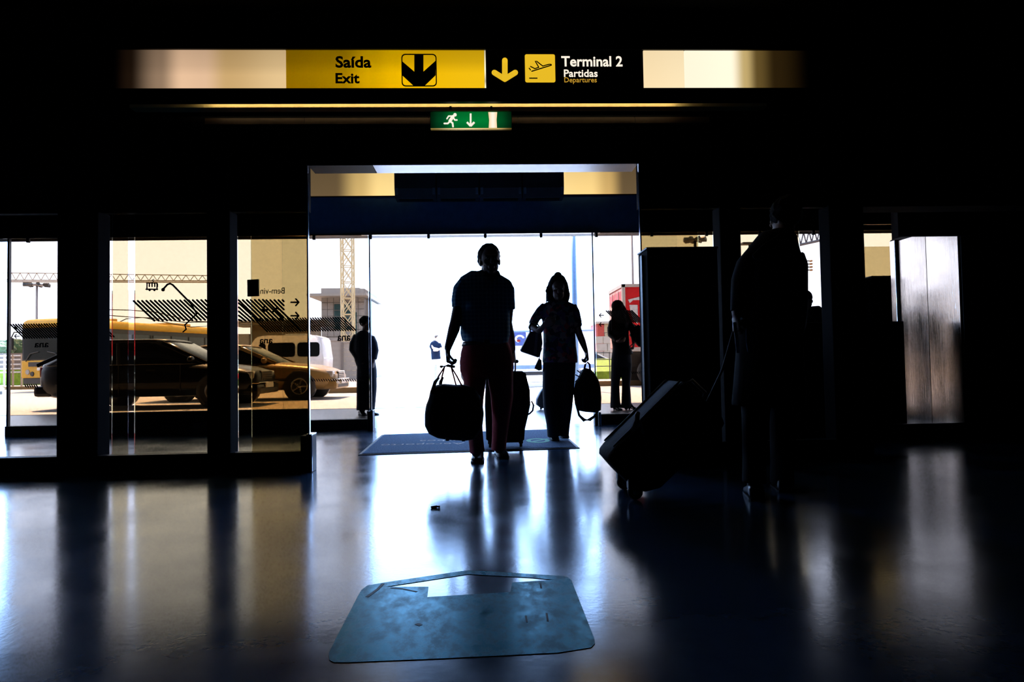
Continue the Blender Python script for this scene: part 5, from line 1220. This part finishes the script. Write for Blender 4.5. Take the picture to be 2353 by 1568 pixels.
for dy, k in ((-.11, .70), (-.10, .85), (-.05, .97), (0, 1), (.06, .98), (.10, .88), (.11, .7)): rings.append([V((q.x, YR_+dy, q.z)) for q in (P(1350+(x-1350)*k, 900+(y-900)*k, YR_) for x, y in outl)])
loft(b, rings); obj('bag_body', b, bagm, rk, True, W=True)
obj('front_pocket', box(PX(1332, YR_), PX(1372, YR_), YR_-.145, YR_-.09, P(1350, 942, YR_).z, P(1350, 900, YR_).z, bev=.02), bagm, rk, W=True)
b = NB(); tube(b, [P(1342, 852, YR_), P(1345, 838, YR_), P(1350, 833, YR_), P(1355, 838, YR_), P(1356, 852, YR_)], [(.010, .006)]*5, 8); obj('haul_loop', b, bagm, rk, True, W=True)
b = NB(); tube(b, [P(1322, 905, YR_-.02), P(1324, 930, YR_-.03), P(1331, 955, YR_-.04), P(1342, 966, YR_-.05), P(1355, 965, YR_-.05), P(1366, 957, YR_-.04), P(1374, 946, YR_-.02)], [(.010, .006), (.010, .006), (.012, .008), (.018, .012), (.016, .01), (.012, .008), (.010, .006)], 8); obj('shoulder_strap', b, bagm, rk, True, W=True)
for q in ((1334, 858, 1327, 852), (1331, 866, 1323, 862), (1328, 872, 1322, 878)): b = NB(); tube(b, [P(q[0], q[1], YR_-.05), P(q[2], q[3], YR_-.07)], .006, 6); obj('strap_end', b, mat('pale_strap_end', (.2, .22, .26), .5), rk, True, W=True)
YQ = 11.8; c = G(1242, 944); tb2 = thing('trolley_bag', 'small dark wheeled bag just behind the woman in the floral blouse', 'bag', (PX(1246, YQ, 920), YQ, 0))
b = NB(); rings = []
for dy, k in ((-.14, .85), (-.12, 1), (.12, 1), (.14, .85)): rings.append([V((q.x, YQ+dy, q.z)) for q in (P(1248+(x-1248)*k, 915+(y-915)*k, YQ) for x, y in [(1246, 893), (1262, 892), (1266, 936), (1242, 938), (1232, 930), (1232, 918), (1240, 902)])])
loft(b, rings); obj('bag_body', b, mat('dark_blue_nylon', (.012, .018, .03), .6), tb2, True, W=True)
for q in (1243, 1262): p_ = P(q, 940, YQ); b = NB(); revolve(b, (p_.x, YQ, .035), [(.002, -.015), (.035, -.015), (.035, .015), (.002, .015)], 'X', 12); obj('wheel', b, tyre, tb2, True, W=True)
b = NB(); tube(b, [P(1253, 893, YQ), P(1256, 868, YQ-.1), P(1259, 868, YQ-.1)], .01, 8); obj('handle', b, darkp, tb2, True, W=True)
# ------------------------------------------------------------------ man leaning by the left edge of the outer doorway
YLm = 11.3; jk = mat('dark_navy_jacket', (.012, .016, .026), .75, spec=.15, var=.15)
lm = thing('person', 'man in dark clothes standing outside by the left door edge', 'person', (PX(840, YLm), YLm, 0))
hc = P(839.5, 744, YLm); HY = R(60)
b = NB(); head_parts(b, hc, .232, HY); tube(b, [P(838, 772, YLm+.01), P(839, 757, YLm)], [(.056, .06), (.052, .056)], 12)
pts, rad = rings_px([(836, 775, 18, .10, 0), (836, 805, 18, .11, 0), (842, 845, 19, .11, 0)], YLm, 0); tube(b, pts, rad, 14)
tube(b, [P(816, 775, YLm), P(811, 800, YLm), P(824, 827, YLm-.08)], [.05, .042, .028], 10); hand_parts(b, P(825, 828, YLm-.085), (.5, -.2, -.6), (.6, .6, 0), (0, -1, 0), 1.0, 30)
tube(b, [P(856, 778, YLm), P(862, 806, YLm), P(858, 832, YLm-.06)], [.05, .042, .028], 10); hand_parts(b, P(858, 833, YLm-.065), (-.2, -.2, -1), (-.6, .6, 0), (0, -1, 0), 1.0, 30)
for cx_ in (834, 852): tube(b, [P(cx_, 845, YLm), P(cx_, 895, YLm), P(cx_, 945, YLm)], [.075, .052, .035], 10)
robj('body', b, .0085, skin_m, lm, 3, W=True)
b = NB(); ell(b, hc+V((-.01, .02, .035)), (.094, .098, .092), 16); hair_clumps(b, hc+V((-.01, .02, .035)), (.088, .092, .086), 70, -.1, .016, 5, -1)
robj('hair', b, .010, hair_d, lm, 2, W=True)
b = NB(); pts, rad = rings_px([(839, 762, 10, .07, .01), (837, 770, 19, .10, 0), (836, 780, 24, .12, 0), (836, 805, 24.5, .13, 0), (838, 825, 23, .13, 0), (841, 836, 22, .13, 0)], YLm, 0); tube(b, pts, rad, 20, cap='flat')
tube(b, [P(820, 775, YLm), P(811, 790, YLm), P(809, 803, YLm), P(822, 825, YLm-.07)], [(.065, .07), (.058, .065), (.053, .06), (.042, .045)], 14, cap='flat'); tube(b, [P(853, 776, YLm), P(860, 790, YLm), P(863, 806, YLm-.01), P(860, 826, YLm-.05)], [(.062, .07), (.055, .065), (.052, .06), (.042, .045)], 14, cap='flat')
robj('jacket', b, .012, jk, lm, 3, W=True)
b = NB(); pts, rad = rings_px([(841, 832, 21, .125, 0), (843, 850, 22, .125, 0), (843, 866, 21, .12, 0)], YLm, 0); tube(b, pts, rad, 18, cap='flat')
for rows in ([(833, 850, 13, .10, 0), (831.5, 890, 12, .09, 0), (831, 925, 11.5, .085, 0), (831, 943, 12, .085, 0)], [(854, 850, 11.5, .10, 0), (854.5, 890, 11.5, .09, 0), (852, 925, 11, .085, 0), (850, 943, 11, .085, 0)]): pts, rad = rings_px(rows, YLm, 0); tube(b, pts, rad, 14, cap='flat')
robj('trousers', b, .012, drkt, lm, 3, W=True)
zg = P(835, 952, YLm); shoe('shoe', lm, (PX(826, YLm, 950), YLm+.08, 0), (PX(842, YLm, 950), YLm-.18, 0), .10, .08, shoe_b); shoe('shoe', lm, (PX(845, YLm, 950), YLm+.05, 0), (PX(870, YLm, 950), YLm-.08, 0), .10, .08, shoe_b)
# ------------------------------------------------------------------ long-haired woman standing outside on the right
YRw = 11.3
rw = thing('person', 'long-haired woman in flared jeans standing outside in front of the red lorry', 'person', (PX(1427, YRw), YRw, 0))
hc = P(1419, 708, YRw); HY = R(150)
b = NB(); head_parts(b, hc, .228, HY); tube(b, [P(1421, 735, YRw), P(1420, 720, YRw)], [(.05, .055), (.046, .05)], 12)
pts, rad = rings_px([(1423, 738, 17, .09, 0), (1424, 765, 17, .10, 0), (1425, 795, 15, .095, 0), (1427, 828, 20, .11, 0)], YRw, 0); tube(b, pts, rad, 14)
tube(b, [P(1408, 742, YRw), P(1404, 770, YRw-.02), P(1420, 785, YRw-.18)], [.043, .036, .025], 10); hand_parts(b, P(1421, 785, YRw-.19), (.8, -.4, .1), (0, .7, .7), (0, 0, 1), .95, 50)
tube(b, [P(1441, 740, YRw), P(1452, 762, YRw), P(1456, 790, YRw-.10)], [.043, .037, .026], 10); hand_parts(b, P(1456, 791, YRw-.11), (-.2, -.5, -.7), (-.8, .3, 0), (0, -1, .2), .95, 70)
for cx_ in (1416, 1439): tube(b, [P(cx_, 828, YRw), P(cx_, 885, YRw), P(cx_, 938, YRw)], [.072, .05, .034], 10)
robj('body', b, .0085, skin_m, rw, 3, W=True)
b = NB(); ell(b, hc+V((0, -.01, .03)), (.105, .11, .105), 18); ell(b, hc+V((.0, -.03, -.10)), (.112, .09, .13), 18)
for k in range(11):
    x = 1407+k*2.6; tube(b, [P(x+1, 712, YRw-.07), P(x, 735, YRw-.11), P(x-1+k*.5, 757+random.uniform(-5, 8), YRw-.12)], [(.018, .03), (.022, .03), (.010, .012)], 8)
tube(b, [P(1432, 706, YRw-.02), P(1441, 722, YRw-.06), P(1450, 742, YRw-.1)], [(.03, .05), (.03, .04), (.012, .014)], 8)
robj('hair', b, .010, hair_d, rw, 3, W=True)
b = NB(); pts, rad = rings_px([(1421, 726, 10, .065, 0), (1422, 733, 19, .09, 0), (1423, 745, 22.5, .11, 0), (1424, 770, 21, .115, 0), (1427, 795, 20, .11, 0), (1430, 812, 24, .12, 0), (1431, 818, 26, .125, 0)], YRw, 0); tube(b, pts, rad, 20, cap='flat')
tube(b, [P(1407, 738, YRw), P(1403, 755, YRw), P(1403, 770, YRw-.02), P(1418, 784, YRw-.16)], [(.055, .06), (.05, .055), (.046, .05), (.036, .038)], 14, cap='flat'); tube(b, [P(1440, 738, YRw), P(1452, 752, YRw), P(1458, 768, YRw-.02), P(1457, 786, YRw-.08)], [(.058, .06), (.055, .06), (.05, .055), (.036, .038)], 14, cap='flat')
robj('jacket', b, .012, mat('black_jacket', (.008, .009, .011), .7, spec=.15), rw, 3, W=True)
b = NB(); pts, rad = rings_px([(1428, 805, 21, .11, 0), (1428, 828, 24, .12, 0), (1428, 845, 23.5, .115, 0)], YRw, 0); tube(b, pts, rad, 18, cap='flat')
for rows in ([(1417, 835, 13, .10, 0), (1415, 865, 11.5, .085, 0), (1413.5, 885, 10, .075, .01), (1413.5, 905, 10.5, .08, .01), (1414, 938, 12, .09, 0)], [(1440, 835, 12.5, .10, 0), (1439.5, 865, 11, .085, 0), (1438.5, 885, 9.5, .075, 0), (1439, 905, 10.5, .08, 0), (1439.5, 938, 12, .09, -.01)]): pts, rad = rings_px(rows, YRw, 0); tube(b, pts, rad, 14, cap='flat')
robj('jeans', b, .012, mat('dark_denim', (.012, .016, .028), .8, spec=.15), rw, 3, W=True)
shoe('shoe', rw, (PX(1410, YRw, 940), YRw+.05, 0), (PX(1424, YRw, 940), YRw-.15, 0), .085, .07, shoe_b, .05); shoe('shoe', rw, (PX(1442, YRw, 940), YRw, 0), (PX(1466, YRw, 940), YRw-.05, 0), .085, .07, shoe_b, .05)
YH_ = YRw-.02; hbg = thing('handbag', 'black shoulder bag under the arm of the long-haired woman', 'bag', (PX(1464, YH_), YH_, P(1464, 800, YH_).z))
b = NB(); rings = []
for dy, k in ((-.07, .85), (-.05, .98), (.05, .98), (.07, .85)): rings.append([V((q.x, YH_+dy, q.z)) for q in (P(1463+(x-1463)*k, 776+(y-776)*k, YH_) for x, y in [(1456, 752), (1466, 746), (1478, 756), (1480, 800), (1468, 797), (1454, 780), (1447, 770)])])
loft(b, rings); obj('bag_body', b, bagm, hbg, True, W=True)
b = NB(); tube(b, [P(1459, 756, YH_), P(1450, 740, YH_-.03), P(1441, 733, YH_-.02), P(1446, 740, YH_+.08), P(1468, 754, YH_+.03)], [(.012, .006)]*5, 8); obj('strap', b, bagm, hbg, True, W=True)
# ------------------------------------------------------------------ far man in a blue shirt beyond the road
YF = 24.3; fm = thing('person', 'distant man in a dark blue polo shirt and pale trousers standing across the road', 'person', (PX(1001, YF), YF, 0)); k_ = FOC/YF
hc = P(1004, 777, YF); HY = R(35)
b = NB(); head_parts(b, hc, .225, HY); tube(b, [P(1001, 789, YF), P(1003, 781, YF)], [.06, .055], 10)
pts, rad = rings_px([(1000, 790, 9, .09, 0), (1001, 806, 9, .1, 0), (1002, 830, 9.5, .1, 0)], YF, 0); tube(b, pts, rad, 12)
tube(b, [P(992, 791, YF), P(995, 800, YF-.12), P(1010, 803, YF-.25)], [.05, .042, .03], 10); hand_parts(b, P(1010, 803, YF-.25), (1, -.1, .1), (0, .7, 0), (0, 0, 1), 1, 40)
tube(b, [P(1009, 791, YF), P(1013, 801, YF-.05), P(1004, 806, YF-.25)], [.05, .042, .03], 10); hand_parts(b, P(1004, 806, YF-.25), (-1, -.1, .1), (0, .7, 0), (0, 0, 1), 1, 40)
for cx_ in (997, 1006): tube(b, [P(cx_, 830, YF), P(cx_, 860, YF), P(cx_, 887, YF)], [.08, .055, .04], 10)
robj('body', b, .012, mat('fair_skin', (.55, .36, .28), .6), fm, 2, W=True)
b = NB(); ell(b, hc+V((-.01, .02, .04)), (.086, .098, .082), 14); robj('hair', b, .012, mat('brown_hair', (.06, .035, .02), .6), fm, 2, W=True)
b = NB(); pts, rad = rings_px([(1002, 784, 5, .07, 0), (1000, 788, 10, .11, 0), (1000, 797, 11, .125, 0), (1001, 812, 10.5, .125, 0), (1002, 826, 11, .13, 0)], YF, 0); tube(b, pts, rad, 16, cap='flat')
tube(b, [P(993, 790, YF), P(990.5, 797, YF-.02), P(993, 802, YF-.08)], [(.07, .07), (.065, .07), (.055, .055)], 12, cap='flat'); tube(b, [P(1009, 790, YF), P(1012, 797, YF-.02), P(1012, 800, YF-.06)], [(.065, .07), (.06, .065), (.055, .055)], 12, cap='flat')
robj('polo_shirt', b, .014, mat('navy_polo_cotton', (.006, .013, .032), .9, spec=.1), fm, 2, W=True)
b = NB(); pts, rad = rings_px([(1002, 823, 10, .12, 0), (1002, 838, 10, .12, 0)], YF, 0); tube(b, pts, rad, 14, cap='flat')
for cx_ in (997, 1006.5): pts, rad = rings_px([(cx_, 835, 5.5, .1, 0), (cx_, 860, 5, .085, 0), (cx_, 885, 5, .08, 0)], YF, 0); tube(b, pts, rad, 12, cap='flat')
robj('trousers', b, .014, mat('pale_grey_trousers', (.40, .40, .42), .8), fm, 2, W=True)
for cx_ in (997, 1006.5): shoe('shoe', fm, (PX(cx_, YF, 886), YF+.08, -.012), (PX(cx_+1, YF, 886), YF-.18, -.012), .1, .08, shoe_b)
# ------------------------------------------------------------------ nearest traveller, seen from behind, pulling a tilted case
YN = 4.02; coat = mat('black_coat_cloth', (.006, .006, .007), .85, spec=.08, var=.2)
nm = thing('person', 'traveller in a black coat seen from behind pulling the tilted suitcase', 'person', (PX(1775, YN), YN, 0))
hc = P(1806, 500, YN+.05); HY = R(205)
b = NB(); head_parts(b, hc, .238, HY); tube(b, [P(1796, 570, YN+.02), P(1802, 535, YN+.03), P(1804, 518, YN+.04)], [(.066, .07), (.058, .062), (.056, .06)], 14)
pts, rad = rings_px([(1778, 590, 50, .1, 0), (1772, 660, 54, .12, 0), (1770, 740, 50, .12, 0), (1770, 810, 58, .13, 0)], YN, 0); tube(b, pts, rad, 18)
tube(b, [P(1716, 615, YN), P(1700, 668, YN), P(1696, 706, YN-.01), P(1693, 722, YN-.02)], [.056, .048, .042, .03], 12); wr = P(1692, 724, YN-.02); hand_parts(b, wr, (-.05, -.05, -1), (1, .1, 0), (0, 1, 0), 1.05, 78)
tube(b, [P(1834, 610, YN+.02), P(1838, 690, YN+.04), P(1836, 745, YN), P(1822, 805, YN-.05)], [.056, .048, .042, .03], 12); hand_parts(b, P(1821, 808, YN-.05), (-.1, -.1, -1), (-1, 0, 0), (0, 1, 0), 1.05, 40)
for cx_, dy in ((1738, -.10), (1802, .12)): tube(b, [P(cx_, 830, YN), P(cx_-3, 970, YN+dy*.5), P(cx_-5, 1115, YN+dy)], [.088, .06, .04], 12)
robj('body', b, .0065, skin_m, nm, 3, W=True)
b = NB(); e_c = hc+V((0, -.01, .03)); ell(b, e_c, (.09, .10, .10), 18); hair_clumps(b, e_c, (.084, .095, .092), 90, -.4, .017, 9, -1); robj('hair', b, .009, hair_d, nm, 2, W=True)
b = NB(); pts, rad = rings_px([(1806, 536, 26, .085, .02), (1800, 548, 36, .10, .02), (1790, 562, 52, .12, .01), (1780, 585, 63, .14, 0), (1774, 620, 71, .15, 0), (1770, 680, 73, .155, 0), (1769, 740, 72, .155, 0), (1768, 800, 76, .16, 0), (1768, 880, 82, .17, 0), (1767, 935, 86, .175, 0)], YN, 0); tube(b, pts, rad, 28, cap='flat')
tube(b, [P(1735, 592, YN), P(1716, 612, YN), P(1703, 645, YN), P(1699, 690, YN-.01), P(1696, 718, YN-.015)], [(.07, .08), (.066, .075), (.058, .065), (.052, .056), (.046, .05)], 16, cap='flat')
tube(b, [P(1822, 590, YN+.01), P(1832, 612, YN+.02), P(1835, 655, YN+.04), P(1833, 730, YN+.01), P(1824, 795, YN-.04)], [(.066, .08), (.06, .075), (.052, .065), (.05, .056), (.044, .05)], 16, cap='flat')
ct_ = robj('coat', b, .011, coat, nm, 3, W=True)
b = NB(); pts, rad = rings_px([(1768, 830, 62, .14, 0), (1768, 870, 62, .14, 0), (1768, 900, 58, .13, 0)], YN, 0); tube(b, pts, rad, 20, cap='flat')
for cx_, dy in ((1738, -.10), (1802, .12)): pts, rad = rings_px([(cx_, 860, 38, .11, 0), (cx_-2, 970, 30, .09, dy*.5), (cx_-5, 1060, 25, .085, dy*.8), (cx_-5, 1112, 26, .09, dy)], YN, 0); tube(b, pts, rad, 16, cap='flat')
robj('trousers', b, .011, coat, nm, 3, W=True)
for cx_, dy in ((1733, -.10), (1797, .12)): x = PX(cx_, YN+dy, 1100); shoe('shoe', nm, (x-.02, YN+dy-.09, 0), (x+.05, YN+dy+.18, 0), .105, .085, shoe_b)
b = NB(); tube(b, [P(1797, 542, YN-.10), P(1760, 566, YN-.125), P(1735, 590, YN-.13)], [(.02, .012)]*3, 8); obj('coat_collar', b, coat, ct_, True, W=True)
pal = mat('pale_webbing_and_streak', (.32, .34, .42), .6); tl_ = mat('blue_lit_streak', (.05, .13, .24), .7)
# tilted cabin case
YCs = 4.12
tc_ = thing('suitcase', 'tilted black cabin suitcase on two wheels pulled by the nearest traveller', 'suitcase', (G(1447, 1132).x, YCs, 0))
outl = [(1386, 1050), (1387, 1038), (1396, 1026), (1470, 952), (1538, 884), (1552, 876), (1566, 880), (1640, 956), (1644, 968), (1638, 980), (1500, 1112), (1470, 1120), (1448, 1116), (1412, 1080)]
b = NB(); rings = []
for dy, k in ((-.19, .90), (-.182, .965), (-.15, 1), (.15, 1), (.182, .965), (.19, .90)): rings.append([V((q.x, YCs+dy, q.z)) for q in (P(1515+(x-1515)*k, 1000+(y-1000)*k, YCs) for x, y in outl)])
loft(b, rings); obj('shell', b, bagm, tc_, True, W=True)
axd = (P(1540, 882, YCs)-P(1396, 1026, YCs)).normalized()
for dy in (-.195, .195):
    c = P(1446, 1116, YCs); b = NB(); revolve(b, (c.x, YCs+dy*.82, .043), [(.002, -.02), (.036, -.02), (.043, -.012), (.043, .012), (.036, .02), (.002, .02)], 'Y', 20); w_ = obj('wheel', b, tyre, tc_, True, W=True)
    b = NB(); revolve(b, (c.x, YCs+dy*.82, .043), [(.002, -.023), (.016, -.023), (.016, .023), (.002, .023)], 'Y', 12); obj('hub', b, alu, w_, True, W=True)
    obj('wheel_housing', box(c.x-.045, c.x+.05, YCs+dy*.82-.03, YCs+dy*.82+.03, .06, .13, bev=.012), darkp, tc_, W=True)
    b = NB(); tube(b, [P(1618, 938, YCs+dy*.35), P(1660, 850, YCs+dy*.3), P(1691, 742, YCs+dy*.28)], .008, 8); obj('handle_tube', b, printm, tc_, True, W=True)
b = NB(); tube(b, [P(1692, 737, YCs-.065), P(1692, 734, YCs), P(1692, 737, YCs+.065)], .014, 10, side=(1, 0, 0)); obj('handle_grip', b, darkp, tc_, True, W=True)
for f in (.18, .82): pass
b = NB(); pA, pB = P(1400, 1020, YCs), P(1545, 877, YCs)
for dy in (-.15, .15): b = NB(); tube(b, [pA+V((0, dy, .004)), pA.lerp(pB, .5)+V((0, dy, .004)), pB+V((0, dy, .004))], .006, 8); obj('highlight_piping', b, mat('grey_highlight_piping', (.12, .15, .18), .35), tc_, True, W=True)  # pale line stands for the bluish highlight along the top edge
p_ = P(1462, 956, YCs-.16); b = NB(); tube(b, [p_+V((.012, 0, .02)), p_+V((0, -.02, -.0)), p_+V((-.004, -.035, -.04))], [(.012, .005), (.016, .008), (.012, .004)], 8); rb_ = obj('ribbon', b, pal, tc_, True, W=True)
for q in ((-.03, -.08), (.03, -.10)): b = NB(); tube(b, [p_+V((0, -.02, -.01)), p_+V((q[0]*.6, -.035, q[1]*.5)), p_+V((q[0], -.04, q[1]))], [(.008, .003)]*3, 6); obj('ribbon_tail', b, pal, rb_, True, W=True)
p0, p1 = P(1562, 884, YCs), P(1612, 932, YCs); n_ = V((.05, 0, .05)); b = NB(); tube(b, [p0, p0.lerp(p1, .2)+n_, p0.lerp(p1, .8)+n_, p1], .012, 8); obj('carry_handle', b, darkp, tc_, True, W=True)
# pale strips added for the lit streaks at the traveller's waist
b = NB(); tube(b, [P(1688, 742, YN-.09), P(1692, 775, YN-.10), P(1696, 810, YN-.10)], [(.011, .004)]*3, 8, side=X1); obj('lit_streak', b, pal, nm, True, W=True)
b = NB(); tube(b, [P(1716, 755, YN-.17), P(1719, 785, YN-.185), P(1722, 808, YN-.19)], [(.006, .004), (.014, .006), (.012, .006)], 10, side=X1); obj('lit_streak_flap', b, tl_, nm, True, W=True)
# ------------------------------------------------------------------ half-hidden person by the right window
YZ = 8.05; hp_ = thing('person', 'dark figure half hidden behind the nearest traveller at the right window', 'person', (PX(1868, YZ), YZ, 0))
hc = P(1850, 689, YZ); HY = R(110)
b = NB(); head_parts(b, hc, .235, HY); tube(b, [P(1852, 722, YZ+.01), P(1852, 702, YZ)], [(.062, .066), (.058, .06)], 12)
pts, rad = rings_px([(1862, 730, 26, .1, 0), (1865, 775, 28, .12, 0), (1865, 820, 27, .11, 0), (1865, 860, 30, .12, 0)], YZ, 0); tube(b, pts, rad, 14)
for s, x0, x1, x2 in ((-1, 1828, 1822, 1830), (1, 1898, 1906, 1902)): tube(b, [P(x0, 728, YZ), P(x1, 775, YZ), P(x2, 818, YZ-.08)], [.052, .044, .03], 10); hand_parts(b, P(x2, 820, YZ-.085), (0, -.1, -1), (-s, 0, 0), (0, -1, 0), 1, 35)
for cx_ in (1848, 1882): tube(b, [P(cx_, 860, YZ), P(cx_, 915, YZ), P(cx_, 966, YZ)], [.08, .055, .038], 10)
robj('body', b, .009, skin_m, hp_, 3, W=True)
b = NB(); ell(b, hc+V((0, .012, .03)), (.09, .098, .092), 16); robj('hair', b, .010, hair_d, hp_, 2, W=True)
b = NB(); pts, rad = rings_px([(1853, 712, 14, .07, 0), (1858, 719, 30, .10, 0), (1864, 728, 42, .12, 0), (1865, 750, 42, .13, 0), (1865, 800, 38, .13, 0), (1865, 850, 38, .14, 0)], YZ, 0); tube(b, pts, rad, 20, cap='flat')
for x0, x1, x2 in ((1836, 1826, 1830), (1890, 1904, 1902)): tube(b, [P(x0, 724, YZ), P(x1, 742, YZ), P(x1, 775, YZ), P(x2, 812, YZ-.07)], [(.06, .07), (.06, .065), (.052, .056), (.042, .045)], 14, cap='flat')
robj('jacket', b, .012, coat, hp_, 3, W=True)
b = NB()
for cx_ in (1848, 1882): pts, rad = rings_px([(cx_, 835, 20, .12, 0), (cx_, 900, 16, .09, 0), (cx_, 964, 15, .085, 0)], YZ, 0); tube(b, pts, rad, 14, cap='flat')
robj('trousers', b, .012, coat, hp_, 3, W=True)
for cx_ in (1848, 1882): shoe('shoe', hp_, (PX(cx_, YZ, 960), YZ+.08, 0), (PX(cx_-3, YZ, 960), YZ-.18, 0), .1, .08, shoe_b)
